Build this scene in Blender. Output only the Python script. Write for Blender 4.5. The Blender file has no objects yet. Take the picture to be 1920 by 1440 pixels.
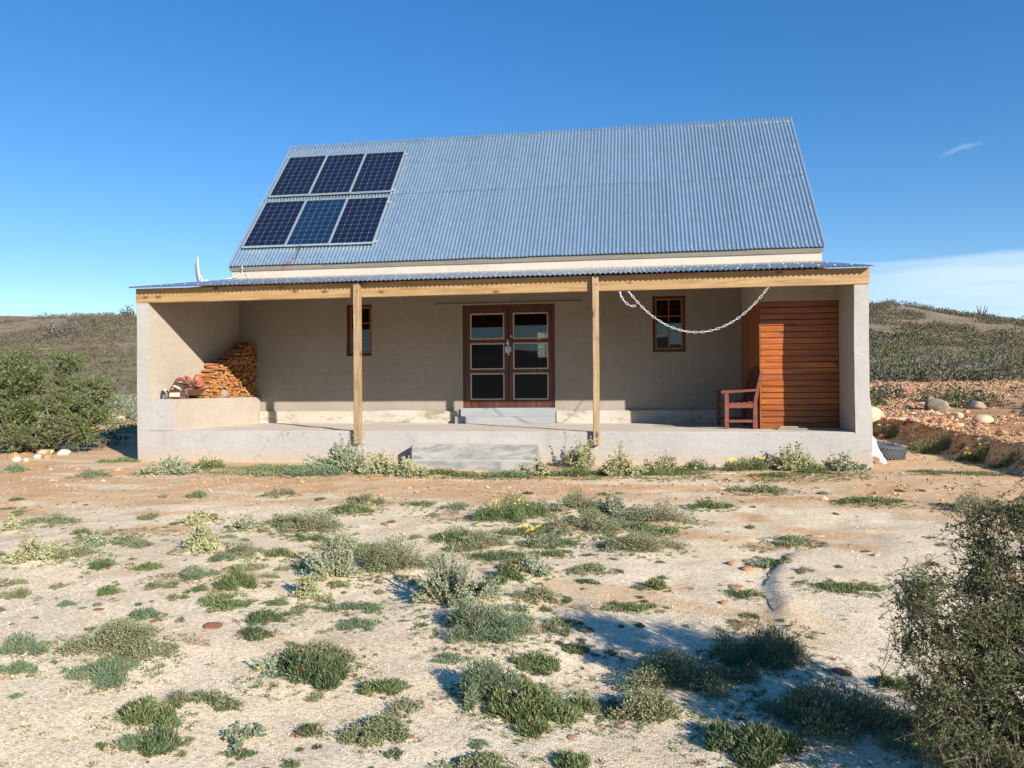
import bpy, bmesh, math, random
import numpy as np
from mathutils import Vector, Matrix, noise as mnoise

R = math.radians
S = bpy.context.scene
COL = S.collection

# ------------------------------------------------------------------ camera
CAM = np.array([8.175, -11.703, 1.1591])
YAW, PITCH, ROLL, FPX = -0.1572, 0.0067, -0.0063, 1448.24
cy_, sy_ = math.cos(YAW), math.sin(YAW)
cp_, sp_ = math.cos(PITCH), math.sin(PITCH)
FWD = Vector((sy_*cp_, cy_*cp_, sp_))
RGT0 = Vector((cy_, -sy_, 0))
UP0 = RGT0.cross(FWD)
RGT = RGT0*math.cos(ROLL) + UP0*math.sin(ROLL)
UPV = UP0*math.cos(ROLL) - RGT0*math.sin(ROLL)
cam_d = bpy.data.cameras.new('camera')
cam_d.sensor_width = 36
cam_d.lens = FPX/1920*36
cam_d.clip_start = 0.05
cam_d.clip_end = 9000
cam = bpy.data.objects.new('camera', cam_d)
COL.objects.link(cam)
cam.matrix_world = Matrix(((RGT.x, UPV.x, -FWD.x, CAM[0]), (RGT.y, UPV.y, -FWD.y, CAM[1]),
                           (RGT.z, UPV.z, -FWD.z, CAM[2]), (0, 0, 0, 1)))
S.camera = cam

# ------------------------------------------------------------------ light
SUN_EL, SUN_AZ = R(22.0), R(135.6)            # azimuth clockwise from +Y
sun_dir = Vector((math.sin(SUN_AZ)*math.cos(SUN_EL), math.cos(SUN_AZ)*math.cos(SUN_EL), math.sin(SUN_EL)))
sd = bpy.data.lights.new('sun', 'SUN')
sd.energy = 5.0
sd.angle = R(0.5)
sd.color = (1.0, 0.925, 0.82)
sun = bpy.data.objects.new('sun', sd)
COL.objects.link(sun)
sun.rotation_euler = sun_dir.to_track_quat('Z', 'Y').to_euler()
sun.location = (20, -20, 20)

world = bpy.data.worlds.new('World')
S.world = world
world.use_nodes = True
wn, wl = world.node_tree.nodes, world.node_tree.links
wn.clear()
def WN(t, **k):
    n = wn.new(t)
    for a, b in k.items(): setattr(n, a, b)
    return n
sky = WN('ShaderNodeTexSky', sky_type='NISHITA', sun_disc=False, sun_elevation=SUN_EL, sun_rotation=SUN_AZ,
         altitude=600, air_density=1.0, dust_density=0.0, ozone_density=3.0)
hsv = WN('ShaderNodeHueSaturation')
hsv.inputs['Hue'].default_value = 0.508
hsv.inputs['Saturation'].default_value = 1.43
hsv.inputs['Value'].default_value = 1.74
gam = WN('ShaderNodeGamma')
gam.inputs['Gamma'].default_value = 0.82
wl.new(sky.outputs[0], gam.inputs['Color'])
wl.new(gam.outputs[0], hsv.inputs['Color'])
tc = WN('ShaderNodeTexCoord')
sep = WN('ShaderNodeSeparateXYZ')
wl.new(tc.outputs['Generated'], sep.inputs[0])
mp = WN('ShaderNodeMapping')
mp.inputs['Scale'].default_value = (2.2, 2.2, 26)
wl.new(tc.outputs['Generated'], mp.inputs[0])
nz = WN('ShaderNodeTexNoise')
nz.inputs['Scale'].default_value = 1.6
nz.inputs['Detail'].default_value = 6
wl.new(mp.outputs[0], nz.inputs['Vector'])
def wmath(op, a, b=None, clamp=False):
    n = WN('ShaderNodeMath', operation=op, use_clamp=clamp)
    for i, v in enumerate((a, b)):
        if v is None: continue
        if isinstance(v, (int, float)): n.inputs[i].default_value = v
        else: wl.new(v, n.inputs[i])
    return n.outputs[0]
def wrange(v, a, b):
    n = WN('ShaderNodeMapRange', interpolation_type='SMOOTHSTEP')
    wl.new(v, n.inputs[0]); n.inputs[1].default_value = a; n.inputs[2].default_value = b
    return n.outputs[0]
# low bank of thin cloud along the horizon towards the right
bump_top = wmath('ADD', sep.outputs[2], wmath('MULTIPLY', wmath('SUBTRACT', nz.outputs[0], .5), .035))
band = wmath('MULTIPLY', wrange(bump_top, .1475, .1385), wrange(sep.outputs[2], .02, .10))
side = wrange(sep.outputs[0], .12, .40)
dens = wmath('ADD', .50, wmath('MULTIPLY', wrange(nz.outputs[0], .40, .60), .30))
cl = wmath('MULTIPLY', wmath('MULTIPLY', band, side), dens)
# one small wisp higher up
def wdot(v):
    n = WN('ShaderNodeVectorMath', operation='DOT_PRODUCT')
    wl.new(tc.outputs['Generated'], n.inputs[0]); n.inputs[1].default_value = v
    return n.outputs['Value']
WD0 = Vector((.351, .9004, .257)).normalized()
WD1 = Vector((.368, .8923, .2616)).normalized()
WD1 = (WD1-WD0*WD1.dot(WD0)).normalized()
WD2 = WD0.cross(WD1)
wnz = WN('ShaderNodeTexNoise'); wnz.inputs['Scale'].default_value = 55; wnz.inputs['Detail'].default_value = 6
wl.new(tc.outputs['Generated'], wnz.inputs['Vector'])
wt = wdot(WD1)
wob = wmath('MULTIPLY', wmath('SUBTRACT', wnz.outputs[0], .5), .010)
wisp = wmath('MULTIPLY', wrange(wmath('ABSOLUTE', wmath('ADD', wdot(WD2), wob)), .0045, .0), wrange(wmath('ABSOLUTE', wt), .026, .004))
wisp = wmath('MULTIPLY', wmath('MULTIPLY', wisp, wrange(wdot(WD0), .8, .9)), .20)
tot = wmath('ADD', cl, wisp, True)
mixc = WN('ShaderNodeMix', data_type='RGBA')
wl.new(tot, mixc.inputs[0]); wl.new(hsv.outputs[0], mixc.inputs[6])
mixc.inputs[7].default_value = (6.2, 7.6, 9.2, 1)
bg = WN('ShaderNodeBackground')
bg.inputs['Strength'].default_value = 0.075
wl.new(mixc.outputs[2], bg.inputs['Color'])
wo = WN('ShaderNodeOutputWorld')
wl.new(bg.outputs[0], wo.inputs[0])

S.view_settings.view_transform = 'Standard'
S.view_settings.look = 'None'
S.view_settings.exposure = 0.75
S.view_settings.gamma = 1
S.view_settings.use_curve_mapping = False
S.render.engine = 'CYCLES'
S.cycles.max_bounces = 8
S.cycles.diffuse_bounces = 3
S.cycles.transparent_max_bounces = 16
S.cycles.sample_clamp_indirect = 6

# ------------------------------------------------------------------ helpers
def tag(o, label=None, cat=None, group=None, kind=None):
    if label: o['label'] = label
    if cat: o['category'] = cat
    if group: o['group'] = group
    if kind: o['kind'] = kind
    return o
def empty(name, loc=(0, 0, 0), rz=0):
    o = bpy.data.objects.new(name, None)
    o.empty_display_size = .2
    o.location = loc
    o.rotation_euler = (0, 0, rz)
    COL.objects.link(o)
    return o
def link(name, me, parent=None, loc=(0, 0, 0), rot=(0, 0, 0), scale=(1, 1, 1)):
    o = bpy.data.objects.new(name, me)
    o.location = loc; o.rotation_euler = rot; o.scale = scale
    o.parent = parent
    COL.objects.link(o)
    return o
class MB:
    """collects shapes, then builds ONE mesh"""
    def __init__(s): s.v = []; s.f = []; s.m = []; s.sm = []
    def add(s, vs, fs, mi=0, smooth=False):
        b = len(s.v); s.v += [tuple(v) for v in vs]
        for f in fs: s.f.append(tuple(b+i for i in f)); s.m.append(mi); s.sm.append(smooth)
    def box(s, x0, x1, y0, y1, z0, z1, mi=0):
        s.add([(x0,y0,z0),(x1,y0,z0),(x1,y1,z0),(x0,y1,z0),(x0,y0,z1),(x1,y0,z1),(x1,y1,z1),(x0,y1,z1)],
              [(0,3,2,1),(4,5,6,7),(0,1,5,4),(1,2,6,5),(2,3,7,6),(3,0,4,7)], mi)
    def bbox(s, x0, x1, y0, y1, z0, z1, b=.005, mi=0):
        """box with chamfered edges"""
        b = min(b, (x1-x0)*.45, (y1-y0)*.45, (z1-z0)*.45)
        bm = bmesh.new()
        bmesh.ops.create_cube(bm, size=1)
        for v in bm.verts: v.co = ((x0+x1)/2+v.co.x*(x1-x0), (y0+y1)/2+v.co.y*(y1-y0), (z0+z1)/2+v.co.z*(z1-z0))
        bmesh.ops.bevel(bm, geom=bm.edges[:], offset=b, segments=1, affect='EDGES')
        bm.verts.index_update()
        s.add([v.co[:] for v in bm.verts], [[v.index for v in f.verts] for f in bm.faces], mi)
        bm.free()
    def tube(s, pts, r, n=6, mi=0, cap=True):
        pts = [Vector(p) for p in pts]
        rs = r if isinstance(r, (list, tuple)) else [r]*len(pts)
        vs = []; fs = []
        prev = None
        for i, p in enumerate(pts):
            t = (pts[min(i+1, len(pts)-1)]-pts[max(i-1, 0)]).normalized()
            a = prev if prev is not None else (Vector((0, 0, 1)) if abs(t.z) < .9 else Vector((1, 0, 0)))
            u = (a - t*a.dot(t)).normalized(); w = t.cross(u); prev = u
            for k in range(n):
                q = 2*math.pi*k/n
                vs.append(p+(u*math.cos(q)+w*math.sin(q))*rs[i])
        for i in range(len(pts)-1):
            for k in range(n):
                fs.append((i*n+k, i*n+(k+1) % n, (i+1)*n+(k+1) % n, (i+1)*n+k))
        if cap:
            fs.append(tuple(range(n))[::-1]); fs.append(tuple((len(pts)-1)*n+k for k in range(n)))
        s.add(vs, fs, mi, True)
    def lathe(s, prof, c, n=16, mi=0):
        vs = []; fs = []
        for r, z in prof:
            for k in range(n):
                a = 2*math.pi*k/n; vs.append((c[0]+r*math.cos(a), c[1]+r*math.sin(a), c[2]+z))
        for i in range(len(prof)-1):
            for k in range(n):
                fs.append((i*n+k, i*n+(k+1) % n, (i+1)*n+(k+1) % n, (i+1)*n+k))
        s.add(vs, fs, mi, True)
    def mesh(s, name, mats):
        me = bpy.data.meshes.new(name)
        me.from_pydata(s.v, [], s.f)
        for m in (mats if isinstance(mats, (list, tuple)) else [mats]): me.materials.append(m)
        me.polygons.foreach_set('material_index', s.m)
        me.polygons.foreach_set('use_smooth', s.sm)
        me.update()
        return me
    def build(s, name, mats, parent=None, **k):
        return link(name, s.mesh(name, mats), parent, **k)
def np_mesh(name, V, F, mats, mi=None, smooth=False):
    """fast mesh from numpy: F is (n,k)"""
    me = bpy.data.meshes.new(name)
    V = np.asarray(V, np.float32); F = np.asarray(F, np.int32)
    n, k = F.shape
    me.vertices.add(len(V)); me.vertices.foreach_set('co', V.ravel())
    me.loops.add(n*k); me.loops.foreach_set('vertex_index', F.ravel())
    me.polygons.add(n)
    me.polygons.foreach_set('loop_start', np.arange(0, n*k, k, dtype=np.int32))
    for m in (mats if isinstance(mats, (list, tuple)) else [mats]): me.materials.append(m)
    if mi is not None: me.polygons.foreach_set('material_index', np.asarray(mi, np.int32))
    me.polygons.foreach_set('use_smooth', np.full(n, smooth))
    me.update(calc_edges=True)
    return me

# ------------------------------------------------------------------ materials
class NT:
    def __init__(s, name):
        s.m = bpy.data.materials.new(name); s.m.use_nodes = True
        s.n, s.l = s.m.node_tree.nodes, s.m.node_tree.links
        s.n.clear()
        s.out = s.n.new('ShaderNodeOutputMaterial')
        s.p = s.n.new('ShaderNodeBsdfPrincipled')
        s.l.new(s.p.outputs[0], s.out.inputs[0])
    def N(s, t, **k):
        n = s.n.new(t)
        for a, b in k.items(): setattr(n, a, b)
        return n
    def set(s, **k):
        for a, b in k.items():
            i = s.p.inputs[a.replace('_', ' ')]
            if hasattr(b, 'is_output'): s.l.new(b, i)
            else: i.default_value = (*b, 1) if isinstance(b, tuple) and len(b) == 3 else b
        return s
    def math(s, op, a, b=None, clamp=False):
        n = s.N('ShaderNodeMath', operation=op, use_clamp=clamp)
        for i, v in enumerate((a, b)):
            if v is None: continue
            if isinstance(v, (int, float)): n.inputs[i].default_value = v
            else: s.l.new(v, n.inputs[i])
        return n.outputs[0]
    def coord(s, kind='Object', scale=(1, 1, 1), rand=False, rot=(0, 0, 0)):
        if kind == 'Position': o = s.N('ShaderNodeNewGeometry').outputs['Position']
        else: o = s.N('ShaderNodeTexCoord').outputs[kind]
        if rand:
            oi = s.N('ShaderNodeObjectInfo').outputs['Random']
            v = s.N('ShaderNodeCombineXYZ')
            for i, m in enumerate((37., 91., 53.)): s.l.new(s.math('MULTIPLY', oi, m), v.inputs[i])
            a = s.N('ShaderNodeVectorMath', operation='ADD')
            s.l.new(o, a.inputs[0]); s.l.new(v.outputs[0], a.inputs[1]); o = a.outputs[0]
        mp = s.N('ShaderNodeMapping')
        mp.inputs['Scale'].default_value = scale; mp.inputs['Rotation'].default_value = rot
        s.l.new(o, mp.inputs[0])
        return mp.outputs[0]
    def noise(s, vec, scale, detail=4, rough=.5, dist=0):
        n = s.N('ShaderNodeTexNoise')
        n.inputs['Scale'].default_value = scale; n.inputs['Detail'].default_value = detail
        n.inputs['Roughness'].default_value = rough; n.inputs['Distortion'].default_value = dist
        s.l.new(vec, n.inputs['Vector'])
        return n.outputs['Fac']
    def voro(s, vec, scale, feature='F1', out='Distance'):
        n = s.N('ShaderNodeTexVoronoi', feature=feature)
        n.inputs['Scale'].default_value = scale
        s.l.new(vec, n.inputs['Vector'])
        return n.outputs[out]
    def ramp(s, f, stops, interp='LINEAR'):
        n = s.N('ShaderNodeValToRGB')
        n.color_ramp.interpolation = interp
        el = n.color_ramp.elements
        while len(el) < len(stops): el.new(.5)
        for e, (p, c) in zip(el, stops):
            e.position = p
            e.color = (*c, 1) if isinstance(c, tuple) else (c, c, c, 1)
        s.l.new(f, n.inputs[0])
        return n.outputs[0]
    def rng(s, f, a, b, c=0., d=1.):
        n = s.N('ShaderNodeMapRange', interpolation_type='SMOOTHSTEP')
        s.l.new(f, n.inputs[0])
        for i, v in enumerate((a, b, c, d)): n.inputs[i+1].default_value = v
        return n.outputs[0]
    def mix(s, f, a, b, blend='MIX'):
        n = s.N('ShaderNodeMix', data_type='RGBA', blend_type=blend)
        for i, v in ((0, f), (6, a), (7, b)):
            if isinstance(v, (int, float)): n.inputs[i].default_value = v
            elif isinstance(v, tuple): n.inputs[i].default_value = (*v, 1)
            else: s.l.new(v, n.inputs[i])
        return n.outputs[2]
    def bump(s, h, strength=.3, dist=.01, normal=None):
        n = s.N('ShaderNodeBump')
        n.inputs['Strength'].default_value = strength; n.inputs['Distance'].default_value = dist
        s.l.new(h, n.inputs['Height'])
        if normal is not None: s.l.new(normal, n.inputs['Normal'])
        s.l.new(n.outputs[0], s.p.inputs['Normal'])
        return n.outputs[0]

def M_plaster(name, c1, c2, stain=(.30, .25, .19), crack=.0, stain_amt=.3, bump=.35):
    t = NT(name)
    v = t.coord('Position')
    big = t.noise(v, .9, 5, .55); mid = t.noise(v, 5, 4, .6); fine = t.noise(v, 90, 3, .6)
    col = t.mix(t.rng(big, .32, .68), c1, c2)
    col = t.mix(t.math('MULTIPLY', t.rng(mid, .45, .75), .22), col, tuple(x*.78 for x in c1))
    st = t.noise(t.coord('Position', (2.2, 2.2, .5)), 1.5, 5, .65)
    col = t.mix(t.math('MULTIPLY', t.rng(st, .56, .74), stain_amt), col, stain)
    drip = t.noise(t.coord('Position', (26, 26, 1.1)), 1, 2, .5)
    col = t.mix(t.math('MULTIPLY', t.rng(drip, .70, .74), .18), col, (.68, .66, .60))
    # earth splashed on the foot of the wall
    z = t.N('ShaderNodeSeparateXYZ'); t.l.new(v, z.inputs[0])
    foot = t.rng(t.math('ADD', z.outputs[2], t.math('MULTIPLY', t.math('SUBTRACT', mid, .5), .25)), .30, .02)
    col = t.mix(t.math('MULTIPLY', foot, .55), col, (.42, .31, .21))
    tro = t.noise(t.coord('Position', (1.0, 1.0, 2.6), rot=(0, .5, .3)), 3.2, 4, .6, 1.6)
    col = t.mix(t.math('MULTIPLY', t.rng(tro, .42, .70), .16), col, tuple(x*1.22 for x in c2))
    col = t.mix(t.math('MULTIPLY', t.rng(tro, .46, .28), .14), col, tuple(x*.72 for x in c1))
    h = t.math('ADD', t.math('MULTIPLY', fine, .18), t.math('ADD', t.math('ADD', mid, t.math('MULTIPLY', tro, 1.6)), t.math('MULTIPLY', big, 1.4)))
    if crack:
        dv = t.N('ShaderNodeVectorMath', operation='ADD')
        sc = t.N('ShaderNodeVectorMath', operation='SCALE'); sc.inputs['Scale'].default_value = .35
        nn = t.N('ShaderNodeTexNoise'); nn.inputs['Scale'].default_value = 4; nn.inputs['Detail'].default_value = 5
        t.l.new(v, nn.inputs['Vector']); t.l.new(nn.outputs['Color'], sc.inputs[0])
        t.l.new(v, dv.inputs[0]); t.l.new(sc.outputs[0], dv.inputs[1])
        e = t.voro(dv.outputs[0], 1.15, 'DISTANCE_TO_EDGE')
        gate = t.rng(t.noise(v, .8, 2), .54, .60)
        cr = t.math('MULTIPLY', t.rng(e, .006, .0015), gate)
        col = t.mix(t.math('MULTIPLY', cr, crack), col, (.20, .16, .12))
    t.set(Base_Color=col, Roughness=.92)
    t.p.inputs['Specular IOR Level'].default_value = .2
    t.bump(h, bump, .016)
    return t.m
PL_OUT = M_plaster('plaster_outside', (.35, .33, .305), (.39, .372, .35), crack=.85, stain_amt=.42)
PL_PIER = M_plaster('plaster_pier', (.355, .34, .32), (.385, .37, .35), crack=.2, stain_amt=.15)
PL_IN = M_plaster('plaster_porch', (.40, .345, .28), (.435, .38, .315), stain_amt=.18)
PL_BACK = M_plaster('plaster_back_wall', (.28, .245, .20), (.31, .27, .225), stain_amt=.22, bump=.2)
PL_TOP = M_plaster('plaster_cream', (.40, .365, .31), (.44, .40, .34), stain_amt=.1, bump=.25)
def M_concrete(name, c1, c2, c3, pos=.5):
    t = NT(name)
    v = t.coord('Position')
    n1 = t.noise(t.coord('Position', (.7, .7, 1.6)), 2.4, 6, .65, .4); n2 = t.noise(t.coord('Position', (.45, .45, 1.3)), 5.5, 7, .72, .5); f = t.noise(v, 130, 2)
    col = t.mix(t.rng(n1, .38, .62), c1, c2)
    col = t.mix(t.math('MULTIPLY', t.rng(n2, pos, pos+.16), .70), col, c3)
    t.set(Base_Color=col, Roughness=.9)
    t.bump(t.math('ADD', t.math('MULTIPLY', n2, .8), t.math('MULTIPLY', f, .3)), .5, .012)
    return t.m
CONC = M_concrete('concrete_step', (.255, .255, .25), (.36, .345, .30), (.14, .147, .155), .44)
CONC_F = M_concrete('floor_and_sunlit_tread_cement', (.60, .53, .43), (.66, .59, .49), (.50, .42, .32), .60)
LIME = M_concrete('limewashed_stone', (.40, .365, .305), (.45, .42, .365), (.18, .13, .08), .505)
CONC_B = M_concrete('blue_grey_cement', (.27, .285, .30), (.31, .32, .33), (.21, .19, .16), .56)

def M_wood(name, c1, c2, c3, axis=0, grain=1., rough=.55, knots=.8, vary=.35, red=0.):
    t = NT(name)
    sc = [14, 14, 14]; sc[axis] = .9
    v = t.coord('Object', tuple(sc), rand=True)
    n = t.noise(v, 1.5*grain, 6, .62, .7)
    sc2 = [60, 60, 60]; sc2[axis] = 1.6
    f = t.noise(t.coord('Object', tuple(sc2), rand=True), 1.6, 3, .6)
    col = t.ramp(n, [(.30, c1), (.52, c2), (.72, c3)])
    col = t.mix(t.math('MULTIPLY', t.rng(f, .5, .75), .35), col, tuple(x*.45 for x in c1))
    sc3 = [5.5, 5.5, 5.5]; sc3[axis] = 2.6
    k = t.voro(t.coord('Object', tuple(sc3), rand=True), .8)
    col = t.mix(t.math('MULTIPLY', t.rng(k, .17, .05), knots), col, tuple(x*.25 for x in c1))
    rnd = t.N('ShaderNodeObjectInfo').outputs['Random']
    col = t.mix(t.math('MULTIPLY', rnd, vary), col, tuple(x*.6 for x in c1))
    if red:
        rm = t.noise(t.coord('Position', (2.2, 2.2, 14)), 1.3, 4, .6)
        col = t.mix(t.math('MULTIPLY', t.rng(rm, .66, .70), red), col, (.45, .06, .04))
    t.set(Base_Color=col, Roughness=rough)
    t.bump(t.math('ADD', n, t.math('MULTIPLY', f, .7)), .28, .004)
    return t.m
PINE_X = M_wood('pine_beam', (.25, .14, .05), (.36, .225, .095), (.44, .30, .145), 0, vary=.15, red=.75)
PINE_Z = M_wood('weathered_pine_post', (.19, .115, .055), (.36, .245, .13), (.46, .335, .20), 2, vary=.15, grain=1.6)
PLANK_X = M_wood('varnished_plank', (.16, .036, .004), (.37, .092, .007), (.52, .16, .014), 0, rough=.42, vary=.6, grain=1.3)
PLANK_Z = M_wood('varnished_upright_plank', (.16, .042, .007), (.30, .085, .013), (.40, .13, .022), 2, rough=.42, vary=.4)
DOOR_W = M_wood('dark_stained_door_wood', (.045, .014, .007), (.085, .026, .012), (.16, .055, .025), 2, rough=.5, vary=.1)
FRAME_D = M_wood('dark_window_frame', (.03, .010, .006), (.055, .016, .008), (.09, .028, .012), 2, rough=.5, vary=.1)
SASH_W = M_wood('orange_sash_wood', (.22, .06, .015), (.34, .10, .025), (.42, .14, .04), 2, rough=.45, vary=.1)
BENCH_W = M_wood('red_brown_bench_wood', (.105, .026, .017), (.165, .042, .027), (.22, .07, .045), 0, rough=.5, vary=.2)
OLDBOARD = M_wood('old_grey_board', (.26, .21, .15), (.36, .30, .22), (.44, .38, .29), 0, vary=.4)
RAFTER = M_wood('rafter_wood', (.22, .12, .05), (.30, .18, .08), (.36, .23, .11), 1, vary=.2)
LOGM = None
def M_log():
    t = NT('split_log')
    rnd = t.N('ShaderNodeObjectInfo').outputs['Random']
    base = t.ramp(rnd, [(0, (.30, .11, .035)), (.3, (.46, .20, .06)), (.55, (.55, .29, .10)), (.8, (.38, .155, .045)), (1., (.22, .16, .12))])
    n = t.noise(t.coord('Object', (3, 26, 26), rand=True), 2, 5, .6)
    col = t.mix(t.math('MULTIPLY', t.rng(n, .45, .7), .7), base, (.20, .07, .02))
    t.set(Base_Color=col, Roughness=.85)
    t.bump(n, .5, .01)
    return t.m
LOGM = M_log()

def M_metal(name, base, rough=.4, metal=.85, spots=.4, streak=.25):
    t = NT(name)
    v = t.coord('Object')
    n = t.noise(v, 2.5, 5, .6); f = t.noise(v, 45, 3, .6)
    s = t.noise(t.coord('Object', (9, .5, .5)), 1.4, 4, .6)
    col = t.mix(t.math('MULTIPLY', t.rng(n, .4, .7), spots), base, tuple(x*.72 for x in base))
    col = t.mix(t.math('MULTIPLY', t.rng(s, .5, .72), streak), col, (.62, .62, .60))
    rnd = t.N('ShaderNodeObjectInfo').outputs['Random']
    col = t.mix(t.math('MULTIPLY', rnd, .22), col, tuple(x*.72 for x in base))
    t.set(Base_Color=col, Metallic=metal, Roughness=t.rng(f, .2, .8, rough-.08, rough+.14))
    t.bump(n, .05, .01)
    return t.m
ROOF = M_metal('galvanised_roof_sheet', (.44, .585, .67), .37, .82, streak=.12)
ROOFP = M_metal('bright_porch_roof_sheet', (.60, .62, .64), .34, .85)
GALV = M_metal('galvanised_plate', (.62, .61, .58), .45, .6)
ALU = M_metal('aluminium_frame', (.60, .62, .64), .4, .7, .1, .1)
RUST = M_metal('rusty_steel', (.13, .055, .035), .75, .2)

def M_plain(name, c, rough=.6, metal=0., var=.25, sc=12, bump=.1):
    t = NT(name)
    v = t.coord('Object')
    n = t.noise(v, sc, 4, .6)
    t.set(Base_Color=t.mix(t.math('MULTIPLY', t.rng(n, .35, .7), var), c, tuple(x*.55 for x in c)), Roughness=rough, Metallic=metal)
    t.bump(n, bump, .01)
    return t.m
def M_glass(name, tint=.93):
    t = NT(name)
    t.n.remove(t.p)
    tr = t.N('ShaderNodeBsdfTransparent'); tr.inputs[0].default_value = (tint*.93, tint*.98, tint, 1)
    gl = t.N('ShaderNodeBsdfGlossy'); gl.inputs['Roughness'].default_value = .012
    fr = t.N('ShaderNodeFresnel'); fr.inputs['IOR'].default_value = 1.5
    mx = t.N('ShaderNodeMixShader')
    t.l.new(fr.outputs[0], mx.inputs[0]); t.l.new(tr.outputs[0], mx.inputs[1]); t.l.new(gl.outputs[0], mx.inputs[2])
    t.l.new(mx.outputs[0], t.out.inputs[0])
    return t.m
GLASS = M_glass('window_glass')
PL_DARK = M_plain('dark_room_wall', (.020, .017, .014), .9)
BEAD = M_plain('pale_glazing_putty', (.46, .36, .30), .7, 0, .25, 30)
WHITE = M_plain('white_plastic', (.78, .79, .82), .35, 0, .05)
def M_cell(name, c):
    t = NT(name)
    v = t.coord('Object')
    rnd = t.N('ShaderNodeObjectInfo').outputs['Random']
    n = t.voro(v, 60, 'F1', 'Color')
    g = t.N('ShaderNodeSeparateColor'); t.l.new(n, g.inputs[0])
    col = t.mix(t.math('MULTIPLY', g.outputs[0], .5), c, tuple(x*1.9 for x in c))
    col = t.mix(t.math('MULTIPLY', rnd, .35), col, tuple(x*.4 for x in c))
    t.set(Base_Color=col, Roughness=.28)
    t.p.inputs['Coat Weight'].default_value = .3; t.p.inputs['Coat Roughness'].default_value = .12
    return t.m
CELL = M_cell('navy_solar_cell', (.006, .010, .024))
CELLB = M_cell('blue_green_solar_cell', (.005, .020, .050))
BACKSHEET = M_plain('panel_backsheet', (.15, .17, .21), .4, 0, .05)

def M_leaf(name, c1, c2, c3=None, rough=.6, trans=.22):
    t = NT(name)
    g = t.N('ShaderNodeNewGeometry')
    st = [(0, c1), (.55, c2), (1, c3 or c2)]
    col = t.ramp(g.outputs['Random Per Island'], st)
    cl = t.noise(t.coord('Position'), 7, 3)
    col = t.mix(t.math('MULTIPLY', t.rng(cl, .42, .66), .4), col, tuple(x*.62 for x in c1))
    t.set(Base_Color=col, Roughness=rough)
    t.p.inputs['Specular IOR Level'].default_value = .3
    tl = t.N('ShaderNodeBsdfTranslucent'); t.l.new(col, tl.inputs[0])
    mx = t.N('ShaderNodeMixShader'); mx.inputs[0].default_value = trans
    t.l.new(t.p.outputs[0], mx.inputs[1]); t.l.new(tl.outputs[0], mx.inputs[2])
    t.l.new(mx.outputs[0], t.out.inputs[0])
    return t.m
L_SALT = M_leaf('grey_green_leaf', (.165, .19, .088), (.25, .28, .14), (.335, .345, .195))
L_PALE = M_leaf('cream_bract', (.42, .42, .19), (.52, .51, .26), (.56, .53, .31))
L_PALEB = M_leaf('blue_cream_leaf', (0.218, 0.287, 0.196), (0.333, 0.391, 0.253), (0.460, 0.483, 0.287))
L_FING = M_leaf('green_succulent_leaf', (.10, .15, .045), (.165, .22, .078), (.275, .30, .135))
L_FINGD = M_leaf('dark_and_shaded_green_leaf', (.070, .115, .046), (.11, .165, .07), (.18, .22, .11))
L_FEAT = M_leaf('blue_green_leaf', (.125, .19, .105), (.185, .255, .145), (.27, .33, .20))
L_DEAD = M_leaf('dry_brown_twig', (.24, .15, .09), (.34, .24, .15), (.42, .33, .22), trans=.05)
L_YELL = M_plain('yellow_petal', (.80, .56, .02), .6, 0, .1)
L_ORAN = M_plain('orange_petal', (.80, .26, .02), .6, 0, .1)
L_RED = M_leaf('red_succulent_leaf', (.25, .05, .04), (.34, .09, .06), (.2, .12, .05))
L_THORN = M_leaf('olive_thorn_bush_leaf', (.09, .12, .038), (.155, .19, .066), (.25, .265, .12), trans=.28)
L_SHRUB = M_leaf('left_shrub_leaf', (.10, .155, .038), (.165, .235, .065), (.26, .32, .12), trans=.22)
L_HILL = M_leaf('hill_shrub_leaf', (.10, .088, .046), (.145, .125, .068), (.20, .17, .105), trans=.15)
L_HILLG = M_leaf('hill_green_leaf', (.078, .098, .036), (.112, .135, .052), (.16, .175, .078), trans=.18)
L_HILLD = M_leaf('grey_dead_hill_shrub', (.105, .095, .08), (.14, .125, .105), (.19, .165, .14), trans=.05)
BARK = M_plain('grey_brown_bark', (.13, .10, .075), .9, 0, .5, 30, .4)
TWIG = M_plain('dry_stem', (.30, .23, .15), .9, 0, .4, 30)

def M_rock(name, c1, c2, c3):
    t = NT(name)
    v = t.coord('Object', rand=True)
    n = t.noise(v, 2.2, 6, .65); f = t.noise(v, 14, 4, .6)
    rnd = t.N('ShaderNodeObjectInfo').outputs['Random']
    col = t.ramp(n, [(.3, c1), (.5, c2), (.72, c3)])
    col = t.mix(t.math('MULTIPLY', rnd, .35), col, c1)
    col = t.mix(t.math('MULTIPLY', t.rng(f, .5, .75), .3), col, tuple(x*.55 for x in c1))
    t.set(Base_Color=col, Roughness=.9)
    t.bump(t.math('ADD', n, t.math('MULTIPLY', f, .5)), .6, .03)
    return t.m
ROCKM = dict(orange=M_rock('orange_rock', (.40, .19, .08), (.50, .27, .13), (.56, .36, .20)),
             red=M_rock('red_rock', (.25, .085, .055), (.33, .13, .08), (.40, .20, .12)),
             cream=M_rock('cream_rock', (.45, .36, .22), (.54, .45, .29), (.60, .52, .37)),
             white=M_rock('white_rock', (.56, .51, .43), (.63, .59, .52), (.68, .65, .58)),
             grey=M_rock('dark_grey_rock', (.16, .13, .11), (.21, .18, .15), (.27, .23, .19)),
             greybrown=M_rock('grey_brown_rock', (.24, .19, .14), (.31, .25, .18), (.37, .31, .24)),
             brown=M_rock('brown_rock', (.24, .14, .08), (.30, .18, .10), (.36, .24, .15)))
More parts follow.
